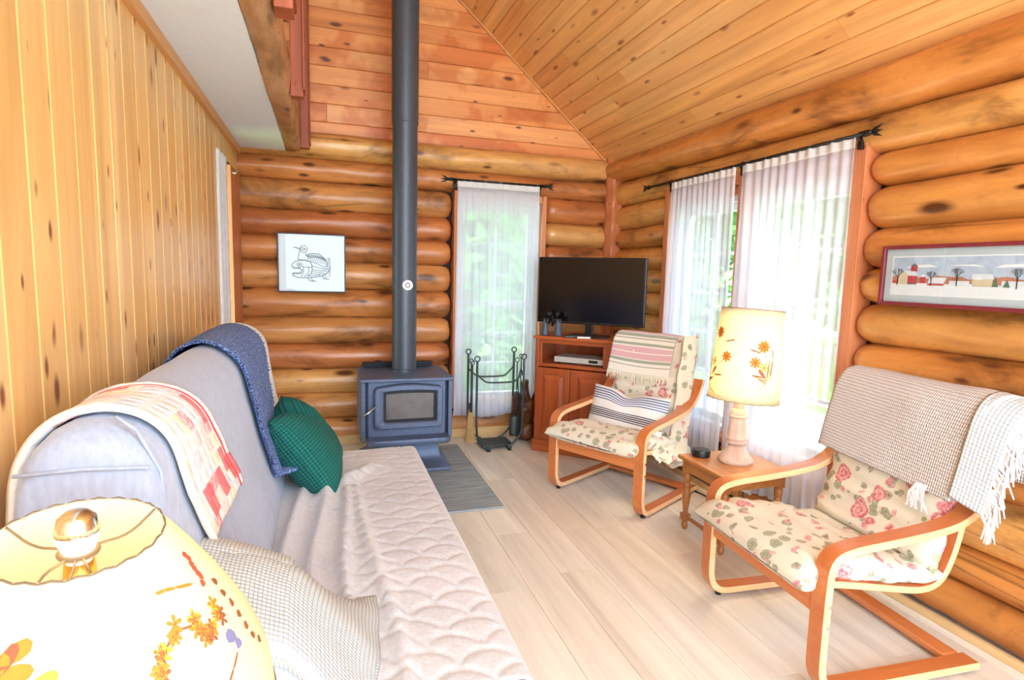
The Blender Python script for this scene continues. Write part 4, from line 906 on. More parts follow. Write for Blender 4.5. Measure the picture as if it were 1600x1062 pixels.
# ================================================================== LAMPS
def shade_mesh(prof, n=64, thick=0.0015):
    m = MB(); out = [(r, z) for r, z in prof]; inn = [(r - thick, z) for r, z in prof][::-1]; P = out + inn
    return m.rings([[(r * math.cos(2 * PI * j / n), r * math.sin(2 * PI * j / n), z) for j in range(n)] for r, z in P], cap=False, loop=True)
def rim(r, z, rad, wav=0.0, n=96): return MB().tube([((r + wav * math.sin(k * 2 * PI / 8) * 0.3) * math.cos(2 * PI * k / n), (r) * math.sin(2 * PI * k / n), z + wav * math.sin(2 * PI * k * 24 / n)) for k in range(n)], rad, 6, loop=True)
class Deco:
    """pressed flowers lying on a shade; th in radians, z in metres on the shade"""
    def __init__(s, rfun): s.m = MB(); s.rf = rfun
    def P(s, th, z, off=0.0012): r = s.rf(z) + off; return (r * math.cos(th), r * math.sin(th), z)
    def blob(s, th, z, a, b, rot, mi, n=10, pw=1.0):
        r = s.rf(z); pts = []
        for k in range(n):
            t = 2 * PI * k / n; x = a * math.cos(t); y = b * math.sin(t) * (abs(math.cos(t / 2)) ** pw if pw else 1); X = x * math.cos(rot) - y * math.sin(rot); Y = x * math.sin(rot) + y * math.cos(rot); pts.append(s.P(th + X / r, z + Y))
        top = [pts[k] for k in range(n)]; bot = [s.P(math.atan2(p[1], p[0]), p[2], 0.0002) for p in pts]
        s.m.rings([bot, top], mi)
    def flower(s, th, z, R, mi, petals=6, cm=4):
        for k in range(petals): a = 2 * PI * k / petals; s.blob(th + math.cos(a) * R * .55 / s.rf(z), z + math.sin(a) * R * .55, R * .5, R * .3, a, mi)
        s.blob(th, z, R * .25, R * .25, 0, cm)
    def stem(s, pts, w, mi):
        for (t0, z0), (t1, z1) in zip(pts[:-1], pts[1:]):
            r = s.rf(z0); dx, dy = (t1 - t0) * r, z1 - z0; L = math.hypot(dx, dy); s.blob((t0 + t1) / 2, (z0 + z1) / 2, L / 2 + w, w, math.atan2(dy, dx), mi, 6, 0)
    def fern(s, th, z, rot, L, mi):
        r = s.rf(z)
        for k in range(9):
            t = k / 8; px, py = L * t * math.cos(rot), L * t * math.sin(rot)
            for sg in (-1, 1): ll = L * .28 * (1 - t * .8); a = rot + sg * 1.0; s.blob(th + (px + ll * .5 * math.cos(a)) / r, z + py + ll * .5 * math.sin(a), ll * .5, 0.0022, a, mi, 6, 0)
        s.stem([(th, z), (th + L * math.cos(rot) / r, z + L * math.sin(rot))], 0.0012, mi)
    def build(s, name, par): return s.m.build(name, [F_ORANGE, F_RED, F_GREEN, F_BLUE, F_BROWN, F_YEL], par, True)
# lamp on the side table
LX, LY, TZ = 2.05, 2.405, 0.41
lp = thing('table_lamp', (LX, LY, TZ), 'lit lamp with pressed-flower drum shade and turned pale wood base on the side table', 'lamp', 'pressed-flower lamps')
MB().lathe([(0.0, 0), (0.086, 0.0), (0.090, 0.008), (0.088, 0.018), (0.078, 0.028), (0.074, 0.036), (0.066, 0.046), (0.058, 0.062), (0.046, 0.078), (0.040, 0.086), (0.042, 0.094), (0.052, 0.100), (0.054, 0.110), (0.050, 0.118), (0.056, 0.124), (0.056, 0.132), (0.050, 0.138), (0.047, 0.165), (0.041, 0.225), (0.040, 0.234), (0.047, 0.240), (0.047, 0.248), (0.041, 0.254), (0.042, 0.262), (0.036, 0.278), (0.026, 0.284), (0.024, 0.335), (0.0, 0.335)], n=40).build('base', M_lampbase, lp, True, False, 50)
TL = Matrix.Rotation(math.radians(4.5), 4, Vector((-0.31, 0.95, 0)))
hb = 0.330; SH = 0.47; R0, R1 = 0.177, 0.153
sh = shade_mesh([(R0 + (R1 - R0) * k / 10, hb + SH * k / 10) for k in range(11)]).xf(TL).build('shade', M_shade, lp, True, True)
rim(R0 + .0005, hb, 0.0018, 0.0012).xf(TL).build('bottom_rim', F_GREEN, sh, True, True); rim(R1 + .0005, hb + SH, 0.0018, 0.0012).xf(TL).build('top_rim', F_BROWN, sh, True, True)
MB().lathe([(0.016, 0.30), (0.018, 0.36), (0.014, 0.37)], n=16).build('socket', M_brass, lp, True, True)
MB().lathe([(0.013, 0.37), (0.016, 0.385), (0.030, 0.425), (0.028, 0.45), (0.014, 0.467), (0.0, 0.47)], n=20).build('bulb', M_bulb, lp, True, True)
m = MB()
for s_ in (0, 1): m.tube(chaikin([(0.016, 0, 0.31), (0.055, 0, 0.36), (0.055, 0, 0.52), (0.006, 0, 0.70)] if s_ == 0 else [(-0.016, 0, 0.31), (-0.055, 0, 0.36), (-0.055, 0, 0.52), (-0.006, 0, 0.70)], 2), 0.002, 6)
for k in range(3): a = k * 2 * PI / 3; m.tube([(0, 0, 0.70), ((R1 - .004) * math.cos(a), (R1 - .004) * math.sin(a), hb + SH - .02)], 0.002, 6)
m.xf(TL).build('harp', M_brass, lp, True, True)
rf = lambda z: R0 + (R1 - R0) * (z - hb) / SH
CA = math.atan2(-LY, -LX)     # direction of the camera round the axis
def spray(d0, th0_, zb_, sg, ka=1.0, kz=1.0):
    class W:
        def __getattr__(s, n): return lambda t, z, *a: getattr(d0, n)(th0_ + (t - th0) * ka, zb_ + (z - zb) * kz, *a)
        def stem(s, pts, w, mi): d0.stem([(th0_ + (t - th0) * ka, zb_ + (z - zb) * kz) for t, z in pts], w, mi)
    d, th0, zb = W(), 0.0, 0.0
    d.fern(th0, zb, 0.35 * sg + (0 if sg > 0 else PI), 0.055, 4); d.fern(th0 - .05 * sg, zb + .01, PI / 2 + .2 * sg, 0.10, 2); d.stem([(th0, zb), (th0 + .1 * sg, zb - .03), (th0 + .22 * sg, zb - .045)], 0.002, 2)
    d.blob(th0 + .13 * sg, zb + .045, 0.03, 0.012, 0.9 if sg > 0 else PI - .9, 1); d.blob(th0 + .22 * sg, zb + .03, 0.035, 0.006, 0.1 if sg > 0 else PI - .1, 4)
    d.flower(th0 + .10 * sg, zb + .085, 0.024, 5); d.flower(th0 + .34 * sg, zb + .11, 0.027, 0, 8); d.flower(th0 + .15 * sg, zb + .205, 0.030, 0, 9)
    d.stem([(th0, zb), (th0 - .02 * sg, zb + .1), (th0 + .14 * sg, zb + .19)], 0.0016, 2); d.stem([(th0, zb + .02), (th0 + .2 * sg, zb + .07), (th0 + .33 * sg, zb + .10)], 0.0014, 2)
    d.stem([(th0 - .1 * sg, zb + .03), (th0 - .16 * sg, zb + .14), (th0 - .12 * sg, zb + .20)], 0.003, 4); d.stem([(th0 - .02 * sg, zb + .03), (th0 - .06 * sg, zb + .15)], 0.003, 2)
    d.blob(th0 + .36 * sg, zb + .175, 0.03, 0.004, 0.25 if sg > 0 else PI - .25, 4, 8, 0); d.stem([(th0 + .05 * sg, zb + .22), (th0 + .16 * sg, zb + .26)], 0.0012, 5)
d = Deco(rf); spray(d, CA - 1.42, hb + 0.085, 1, 2.3, 1.25); d.m.xf(TL); d.build('pressed_flowers', sh)
d = Deco(rf); spray(d, CA + 0.60, hb + 0.115, -1, 1.1, 0.85); d.m.xf(TL); d.build('pressed_flowers', sh)
def bulb_light(loc, e, rad=0.03):
    l_ = bpy.data.lights.new('lamp_bulb_light', 'POINT'); l_.energy = e; l_.color = (1.0, 0.83, 0.56); l_.shadow_soft_size = rad; o = bpy.data.objects.new('lamp_bulb_light', l_); C.objects.link(o); o.location = loc; return o
bulb_light((LX + 0.02, LY, TZ + 0.55), 5.5)
# near lamp on the end table
NX, NY, NZ = -0.3035, 0.835, 1.012      # centre of the top ring
NT0 = 0.50
nl = thing('table_lamp', (NX, NY, NT0), 'large lit lamp in the foreground with a flared pressed-flower shade and bare bulb', 'lamp', 'pressed-flower lamps')
HTOP = NZ - NT0
sp = chaikin([(0.095, HTOP), (0.134, HTOP - .055), (0.178, HTOP - .125), (0.213, HTOP - .19), (0.234, HTOP - .25), (0.240, HTOP - .30)], 2)
_az = math.atan2(NY, NX) - PI / 2; TN = Matrix.Translation((0, 0, HTOP)) @ Matrix.Rotation(math.radians(8), 4, Vector((math.cos(_az), math.sin(_az), 0))) @ Matrix.Translation((0, 0, -HTOP))
MB().lathe([(0.0, 0), (0.075, 0), (0.08, 0.012), (0.05, 0.03), (0.03, 0.06), (0.045, 0.12), (0.055, 0.16), (0.035, 0.21), (0.02, 0.235), (0.018, 0.27), (0.0, 0.27)], n=32).build('base', M_lampbase, nl, True, False, 50)
nsd = shade_mesh(sp, 96).xf(TN).build('shade', M_shade, nl, True, True)
rim(0.0955, HTOP, 0.0014, 0.0016).xf(TN).build('top_rim', M_lace, nsd, True, True); rim(0.2405, HTOP - .30, 0.0014, 0.0016).xf(TN).build('bottom_rim', M_lace, nsd, True, True)
hz = HTOP - 0.022
m = MB().lathe([(0.022, hz - .004), (0.024, hz), (0.022, hz + .004)], n=20)
for k in range(3):
    a = CA * 0 + math.radians(40 + 120 * k); m.tube(chaikin([(0.022 * math.cos(a), 0.022 * math.sin(a), hz), (0.06 * math.cos(a), 0.06 * math.sin(a), hz - 0.004), (0.094 * math.cos(a), 0.094 * math.sin(a), HTOP - .001)], 2), 0.0018, 6)
for a in (math.radians(250), math.radians(300)): m.tube(chaikin([(0.02 * math.cos(a), 0.02 * math.sin(a), hz), (0.06 * math.cos(a), 0.06 * math.sin(a), hz + .004), (0.085 * math.cos(a), 0.085 * math.sin(a), hz - .03)], 2), 0.0018, 6)
m.xf(TN).build('spider_fitter', M_lace, nl, True, True)
MB().lathe([(0.017, 0.265), (0.019, hz - .04), (0.0165, hz - .012)], n=20).build('socket', M_brass, nl, True, True)
bz = hz - .012
MB().lathe([(0.0135, bz), (0.016, bz + .012), (0.0225, bz + .028), (0.0245, bz + .038)], n=28, cap=False).build('bulb_neck', M_bulb, nl, True, True)
MB().lathe([(0.0245, bz + .038), (0.0245, bz + .046), (0.021, bz + .059), (0.012, bz + .067), (0.0, bz + .069)], n=28).build('bulb_crown', M_chrome, nl, True, True)
rzs = sorted((z_, r_) for r_, z_ in sp); rfn = lambda z: float(np.interp(z, [a for a, _ in rzs], [b for _, b in rzs]))
d = Deco(rfn); NC = math.atan2(-NY, -NX)
def cluster(th, z, k, mi, R=0.012, spread=0.03):
    for _ in range(k): d.flower(th + random.uniform(-spread, spread) / 0.2, z + random.uniform(-spread, spread), R * random.uniform(.6, 1.1), random.choice(mi), 5)
PATH = [(0.40, HTOP - .113), (0.47, HTOP - .10), (0.61, HTOP - .088), (0.79, HTOP - .097), (0.82, HTOP - .114), (0.89, HTOP - .118)]
for t_, z_ in PATH: cluster(NC + t_, z_, 4, [0, 0, 5, 4], 0.010, 0.008)
d.stem([(NC + a, b) for a, b in PATH], 0.0012, 4)
def done():
    global d
    d.m.xf(TN); d.build('pressed_flowers', nsd); d = Deco(rfn)
cluster(NC + 1.02, HTOP - .110, 6, [0, 5, 4], 0.010, 0.011)
done()
for k in range(7): d.blob(NC + 1.20 - .012 * k + random.uniform(-.02, .02), HTOP - .038 - .006 * k, 0.005, 0.006, random.uniform(0, 3), 1); d.blob(NC + 1.25 + random.uniform(-.03, .03), HTOP - .09 - .018 * k, 0.005, 0.008, random.uniform(0, 3), 4)
done()
for k in range(6): d.blob(NC + 1.01 + random.uniform(-.025, .025), HTOP - .149 + random.uniform(-.012, .012), 0.007, 0.009, random.uniform(0, 3), 3)
d.stem([(NC + .97, HTOP - .164), (NC + .87, HTOP - .172), (NC + .80, HTOP - .178)], 0.0012, 4)
done()
d.stem([(NC + .62, HTOP - .044), (NC + .70, HTOP - .046), (NC + .80, HTOP - .051), (NC + 1.0, HTOP - .063)], 0.0020, 0)
done()
d.blob(NC - .48, HTOP - .058, 0.020, 0.011, 0.5, 0); d.blob(NC - .52, HTOP - .066, 0.020, 0.010, 1.1, 1); d.blob(NC - .46, HTOP - .074, 0.022, 0.010, 0.1, 0); d.blob(NC - .25, HTOP - .082, 0.014, 0.008, 0.2, 5)
d.m.xf(TN); d.build('pressed_flowers', nsd)
bulb_light((NX, NY, NT0 + bz - .09), 3.6, 0.03)
et = thing('end_table', (NX, NY, 0), 'small wooden end table under the foreground lamp', 'table')
box('table_top', NX - .20, NX + .20, NY - .20, NY + .20, NT0 - .025, NT0, M_oak, et, 0.005); box('apron', NX - .17, NX + .17, NY - .17, NY + .17, NT0 - .085, NT0 - .025, M_oak, et)
for sx in (-1, 1):
    for sy in (-1, 1): box('leg', NX + sx * .15 - .018, NX + sx * .15 + .018, NY + sy * .15 - .018, NY + sy * .15 + .018, 0, NT0 - .085, M_oak_z, et)

# ================================================================== SIDE TABLE
tb = thing('side_table', (2.01, 2.40, 0), 'small oak side table with turned legs between the two bentwood chairs', 'table')
X0, X1, Y0, Y1 = 1.82, 2.235, 2.20, 2.585
box('table_top', X0, X1, Y0, Y1, TZ - .022, TZ, M_oak, tb, 0.006)
ap = 0.026
for q in ((X0 + ap, X1 - ap, Y0 + ap, Y0 + ap + .016), (X0 + ap, X1 - ap, Y1 - ap - .016, Y1 - ap), (X0 + ap, X0 + ap + .016, Y0 + ap, Y1 - ap), (X1 - ap - .016, X1 - ap, Y0 + ap, Y1 - ap)): box('apron', *q, TZ - .085, TZ - .022, M_oak, tb)
LG = [(0.012, 0), (0.016, 0.012), (0.017, 0.03), (0.012, 0.036), (0.016, 0.044), (0.019, 0.052), (0.019, 0.078), (0.014, 0.084), (0.013, 0.10), (0.019, 0.15), (0.022, 0.19), (0.018, 0.225), (0.014, 0.24), (0.019, 0.246), (0.019, 0.254), (0.015, 0.26), (0.019, 0.268), (0.022, 0.29), (0.020, 0.318)]
for x_ in (X0 + .042, X1 - .042):
    for y_ in (Y0 + .042, Y1 - .042):
        lg = MB().lathe(LG, (x_, y_, 0), 20).build('leg', M_oak_z, tb, smooth=True); MB().bbox(x_ - .021, x_ + .021, y_ - .021, y_ + .021, 0.316, TZ - .022, 0.002).build('leg_block', M_oak_z, lg); MB().bbox(x_ - .021, x_ + .021, y_ - .021, y_ + .021, 0.052, 0.088, 0.003).build('stretcher_block', M_oak_z, lg)
for x_ in (X0 + .042, X1 - .042): box('stretcher', x_ - .008, x_ + .008, Y0 + .05, Y1 - .05, 0.06, 0.08, M_oak, tb)
pk = thing('smart_speaker', (1.925, 2.525, TZ), 'round black smart speaker puck beside the lit lamp', 'speaker')
MB().lathe([(0.044, 0), (0.048, 0.004), (0.049, 0.03), (0.046, 0.036), (0.0, 0.036)], (1.925, 2.525, TZ), 32).build('body', M_black, pk, auto=40); MB().lathe([(0.043, 0.0358), (0.043, 0.0372), (0, 0.0372)], (1.925, 2.525, TZ), 32).build('top_ring', M_blackm, pk)
wo = thing('wall_outlet', (2.345, 2.68, 0.13), 'white wall outlet with plug on the low log behind the side table', 'outlet'); box('plate', 2.338, 2.348, 2.60, 2.72, 0.115, 0.195, M_whitep, wo); box('plug', 2.310, 2.340, 2.62, 2.66, 0.13, 0.17, M_whitep, wo)
tag(MB().tube(chaikin([(2.315, 2.63, 0.13), (2.30, 2.62, 0.05), (2.28, 2.58, 0.006), (2.27, 2.9, 0.005), (2.22, 3.1, 0.005), (2.12, 3.22, 0.005)], 3), 0.004, 6).build('power_cord', M_black, None, smooth=True), 'thin black power cord on the floor along the window wall', 'cord')

# ================================================================== BENTWOOD CHAIRS
SIDE = chaikin([(0.64, 0.028), (0.10, 0.028), (0.012, 0.030), (-0.028, 0.085), (-0.030, 0.18), (-0.030, 0.40), (-0.020, 0.485), (0.055, 0.510), (0.20, 0.520), (0.40, 0.540), (0.50, 0.562), (0.575, 0.615), (0.615, 0.665), (0.645, 0.725)], 2)
SEATP = chaikin([(0.00, 0.365), (0.10, 0.352), (0.30, 0.315), (0.44, 0.290), (0.52, 0.310), (0.565, 0.40), (0.595, 0.54), (0.63, 0.72), (0.66, 0.87), (0.68, 0.925)], 2)
def strip(path, xc, w, t, mat, name, par, n=None):
    P = np.array(path); T = np.gradient(P, axis=0); T /= np.linalg.norm(T, axis=1, keepdims=True); N = np.stack([-T[:, 1], T[:, 0]], 1); b = 0.004; rs = []
    for p, nn in zip(P, N):
        ring = []
        for dx, dn in ((-w / 2 + b, -t / 2), (w / 2 - b, -t / 2), (w / 2, -t / 2 + b), (w / 2, t / 2 - b), (w / 2 - b, t / 2), (-w / 2 + b, t / 2), (-w / 2, t / 2 - b), (-w / 2, -t / 2 + b)):
            q = p + nn * dn; ring.append((xc + dx, q[0], q[1]))
        rs.append(ring)
    m = MB().rings(rs); nq = (len(rs) - 1) * 8
    if mat is M_bent: m.mi = [1 if (k < nq and k % 8 in (1, 2, 3, 5, 6, 7)) else 0 for k in range(len(m.f))]; mat = [M_bent, M_ply]
    return m.build(name, mat, par, True, auto=35)
def loft_c(path, hw, th, seed, n=36, k=70, amp=1.0, sag=0.0):
    """padded cushion along a (y,z) path, half width hw(t), half thickness th(t)"""
    P = resample(path, k); T = np.gradient(P, axis=0); T /= np.linalg.norm(T, axis=1, keepdims=True); N = np.stack([-T[:, 1], T[:, 0]], 1); rs = []
    for i, (p, nn) in enumerate(zip(P, N)):
        t = i / (k - 1); e = min(t, 1 - t) / 0.07; es = math.sqrt(max(0.0, 1 - (1 - min(1, e)) ** 2)) * 0.94 + 0.06; ring = []
        for j in range(n):
            a = 2 * PI * j / n; ca_, sa_ = math.cos(a), math.sin(a); x = hw(t) * math.copysign(abs(ca_) ** 0.45, ca_); h = th(t) * es * math.copysign(abs(sa_) ** 0.8, sa_)
            s_ = t * 1.2
            wr = amp * (0.013 * ns(x * 5, s_ * 9, seed) + 0.010 * (0.5 - abs(ns(x * 6 + s_ * 5, s_ * 13 - x * 4, seed + 3)))) * (1 if sa_ > 0 else 0.4)
            h += wr * 1.5 - sag * (1 - (x / hw(t)) ** 2) * (1 if sa_ > 0 else 0); x += amp * 0.010 * ns(s_ * 14, sa_ * 2, seed + 9)
            q = p + nn * h; ring.append((x, q[0], q[1]))
        rs.append(ring)
    return MB().rings(rs)
def make_chair(name, loc, rz, label, seed):
    c = thing(name, (loc[0], loc[1], 0), label, 'chair', 'bentwood floral chairs', rz)
    for sx in (-1, 1):
        sf = strip(SIDE, sx * 0.308, 0.066, 0.027, M_bent, 'side_frame', c)
        for zz in (0.265, 0.335): MB().lathe([(0.0065, 0), (0.0065, 0.003), (0.003, 0.0035)], n=12).xf(Matrix.Translation((sx * 0.342, -0.030, zz)) @ Matrix.Rotation(sx * PI / 2, 4, 'Y')).build('bolt', M_chrome, sf, True)
        for yy in (0.03, 0.60): MB().lathe([(0.013, 0), (0.013, 0.016)], (sx * .308, yy, 0), 14).build('foot_pad', M_black, sf, True)
        strip(SEATP, sx * 0.245, 0.045, 0.024, M_bent, 'seat_rail', c)
    MB().bbox(-0.275, 0.275, -0.038, -0.012, 0.285, 0.365, 0.005).build('front_rail', M_bent_x, c, True); MB().bbox(-0.275, 0.275, 0.555, 0.625, 0.018, 0.042, 0.005).build('floor_rail', M_bent_x, c, True)
    MB().bbox(-0.225, 0.225, 0.655, 0.675, 0.84, 0.905, 0.005).build('top_rail', M_bent_x, c, True); MB().bbox(-0.225, 0.225, 0.44, 0.50, 0.275, 0.30, 0.005).build('seat_cross_rail', M_bent_x, c, True)
    for k in range(8): strip([(0.02 + .0, 0.372), (0.02, 0.372)][:0] or SEATP[2:-2], -0.175 + 0.05 * k, 0.022, 0.006, M_plainwhite, 'webbing_strap', c)
    seat = [(-0.115, 0.385), (-0.06, 0.41), (0.05, 0.412), (0.20, 0.385), (0.36, 0.352), (0.47, 0.335), (0.52, 0.35)]
    back = [(0.47, 0.36), (0.505, 0.44), (0.535, 0.56), (0.57, 0.71), (0.60, 0.85), (0.64, 0.94), (0.69, 0.945)]
    loft_c(chaikin(seat, 2), lambda t: 0.272 + 0.045 * ss(0.20, 0.06, t), lambda t: 0.045 + 0.018 * math.sin(PI * min(1, t * 1.3)), seed, sag=0.012).build('seat_cushion', M_floral, c, True, True)
    loft_c(chaikin(back, 2), lambda t: 0.270 - 0.02 * t, lambda t: 0.048, seed + 20, sag=0.0).build('back_cushion', M_floral, c, True, True)
    return c
ch1 = make_chair('bentwood_armchair', (1.537, 2.98), math.radians(-61.6), 'bentwood armchair with floral cushion and striped throw, in front of the cabinet', 2)
ch2 = make_chair('bentwood_armchair', (1.5655, 1.638), math.radians(-94), 'bentwood armchair with floral cushion under a taupe waffle blanket', 31)
# ---- throws over chair backs (chair-local coordinates, parented to their own roots)
def on_chair(name, ch, label, cat): return thing(name, ch.location, label, cat, None, ch.rotation_euler[2])
BK = chaikin([(0.31, 0.30), (0.40, 0.42), (0.475, 0.58), (0.508, 0.71), (0.54, 0.85), (0.563, 0.935), (0.61, 0.985), (0.685, 0.985), (0.735, 0.95), (0.75, 0.84), (0.745, 0.70), (0.73, 0.5)], 3)
_B = resample(BK, 500); _bt = int(np.argmax(_B[:, 1])); _bs = np.r_[0, np.cumsum(np.linalg.norm(np.diff(_B, axis=0), axis=1))]; _bs = _bs[_bt] - _bs
def over_chair(s, off=0.0):
    i = int(np.argmin(np.abs(_bs - s))); i = max(1, min(len(_B) - 2, i)); t = _B[i + 1] - _B[i - 1]; t /= np.linalg.norm(t); n = np.array([-t[1], t[0]]); return _B[i] + n * off
def fringe(m, fn, us, v, L, rad, down):
    for u in us:
        p = Vector(fn(u, v)); dv_ = Vector(down) * L * random.uniform(.7, 1.1); side = Vector((random.uniform(-.3, .3) * L, random.uniform(-.1, .1) * L, 0)); m.tube([p, p + dv_ * .5 + side * .3, p + dv_ + side], rad, 4, r_end=rad * .4)
st1 = on_chair('striped_throw', ch1, 'cream, pink and green striped fringed throw over the chair back by the cabinet', 'throw')
def t1f(u, v):
    s = 0.31 - 0.57 * v; x = -0.285 + 0.455 * u - 0.02 * (s > 0) * s; q = over_chair(s, 0.006 + 0.004 * ns(x * 9, s * 9)); return (x, q[0], q[1] - 0.01 * math.sin(u * PI) * (v < .3))
MB().sheet(t1f, 40, 60, 0.006).build('cloth', M_throw, st1, True, True)
m = MB(); fringe(m, t1f, [k / 70 for k in range(71)], 0.0, 0.055, 0.0035, (0, -0.25, -1)); tag(m.build('fringe', M_fringe_c, st1, True), kind='stuff')
sp_ = on_chair('striped_pillow', ch1, 'navy and white striped lumbar pillow on the chair by the cabinet', 'pillow')
pillow(0.56, 0.32, 0.15, corner=0.04, chop=0.035, seed=8).xf(basis((-0.03, 0.345, 0.478), (1, 0, -0.03), (0.0, 0.30, 0.95))).build('cushion', M_pillow, sp_, True, True)
# loose cover hanging at the side of the far chair
def lc(u, v):
    s = v; x = 0.235 + 0.075 * math.sin(u * PI) * (0.4 + .6 * (1 - v)) + 0.02 * ns(u * 4, v * 5, 3); y = 0.40 + 0.19 * u + 0.28 * v * .55; z = 0.20 + 0.80 * v + 0.03 * ns(u * 3, v * 4, 7) * (1 - v); return (x, y, z)
cov = MB().sheet(lc, 20, 50, 0.008).build('loose_cover', M_floral, ch1, True, True)
def lc2(u, v): return (0.262 + 0.05 * v * 1.2 + 0.02 * ns(u * 5, v * 4, 2), 0.16 + 0.44 * u, 0.345 - 0.13 * v * (0.4 + .6 * u) + 0.02 * ns(u * 6, v * 3, 5))
MB().sheet(lc2, 40, 14, 0.008).build('loose_cover', M_floral, ch1, True, True)
wbk = on_chair('waffle_blanket', ch2, 'taupe waffle-weave blanket with white fringe over the chair back by the log wall', 'blanket')
def w2f(u, v):
    s = 0.37 + 0.05 * u - 0.78 * v; x = -0.305 + 0.60 * u + 0.05 * ss(.25, -.1, s) * u; q = over_chair(s + 0.02 * (1 - u), 0.010 + 0.006 * ns(x * 6, s * 6, 4)); return (x, q[0], q[1])
MB().sheet(w2f, 50, 64, 0.010).build('cloth', M_waffle_grey, wbk, True, True)
def w2s(u, v):
    s = 0.40 - 0.72 * v; q = over_chair(s, 0.016); d = 0.11 * u; return (0.290 + d * (0.85 + .2 * v), q[0] - 0.006 + 0.03 * u, q[1] - 0.32 * d - 0.01 * u * math.sin(v * 20) * .4)
MB().sheet(w2s, 12, 50, 0.008, uvs=(0.16, .9)).build('side_flap', M_waffle_cream, wbk, True, True)
m = MB()
for k in range(220): 
    v = random.uniform(0.0, 0.95); p = Vector(w2s(1.0, v)); L = random.uniform(.05, .085); e = p + Vector((random.uniform(.0, .045), random.uniform(-.02, .025), -L)); m.tube([p, p * .5 + e * .5 + Vector((.012, 0, .010)), e], 0.0042, 5, r_end=0.002)
for k in range(16):
    p = Vector(w2f(0.80 + random.uniform(-.01, .05), 0.0)); m.tube([p + Vector((0, 0, .02)), p + Vector((random.uniform(-.02, .02), -.02, -.02)), p + Vector((random.uniform(-.05, .05), -.02, -.07))], 0.004, 5, r_end=0.002)
tag(m.build('fringe', M_fringe_w, wbk, True), kind='stuff')

# ================================================================== PICTURES
def ribbon(m, pts, w, plane, mi=0, off=0.0):
    for (a, b), (c, d_) in zip(pts[:-1], pts[1:]):
        L = math.hypot(c - a, d_ - b) or 1e-6; nx, ny = -(d_ - b) / L * w / 2, (c - a) / L * w / 2; ex, ey = (c - a) / L * w * .4, (d_ - b) / L * w * .4
        q = [(a - ex + nx, b - ey + ny), (a - ex - nx, b - ey - ny), (c + ex - nx, d_ + ey - ny), (c + ex + nx, d_ + ey + ny)]
        m.add([plane(x, y, off) for x, y in q] + [plane(x, y, off - 0.0006) for x, y in q], [(0, 1, 2, 3), (7, 6, 5, 4), (0, 4, 5, 1), (1, 5, 6, 2), (2, 6, 7, 3), (3, 7, 4, 0)], mi)
def arc(cx, cy, rx, ry, a0, a1, n=14): return [(cx + rx * math.cos(math.radians(a0 + (a1 - a0) * k / n)), cy + ry * math.sin(math.radians(a0 + (a1 - a0) * k / n))) for k in range(n + 1)]
pd = thing('duck_print', (-0.08, 4.50, 1.18), 'framed ink drawing of a bird riding a fish on the back log wall', 'picture')
PX0, PX1, PZ0, PZ1, PY = -0.318, 0.155, 1.185, 1.612, 4.495
for q in ((PX0, PX0 + .008, PZ0, PZ1), (PX1 - .008, PX1, PZ0, PZ1), (PX0 + .008, PX1 - .008, PZ0, PZ0 + .008), (PX0 + .008, PX1 - .008, PZ1 - .008, PZ1)): box('frame_bar', q[0], q[1], PY - .006, PY + .018, q[2], q[3], M_pbrown, pd, 0.002)
box('mat_board', PX0 + .008, PX1 - .008, PY + .004, PY + .010, PZ0 + .008, PZ1 - .008, M_paper, pd, 0.0005)
pl = lambda x, y, off: (PX0 + x * 0.473, PY + 0.0035 - off, PZ0 + y * 0.427)
m = MB()
for a, b in (((.10, .14), (.88, .14)), ((.88, .14), (.88, .87)), ((.88, .87), (.10, .87)), ((.10, .87), (.10, .14))): ribbon(m, [a, b], 0.0035, pl, 1)
LW = 0.012
E_ = lambda *p: [(((x - 115) / 945), 1 - ((y - 105) / 850)) for x, y in p]     # sheet coordinates
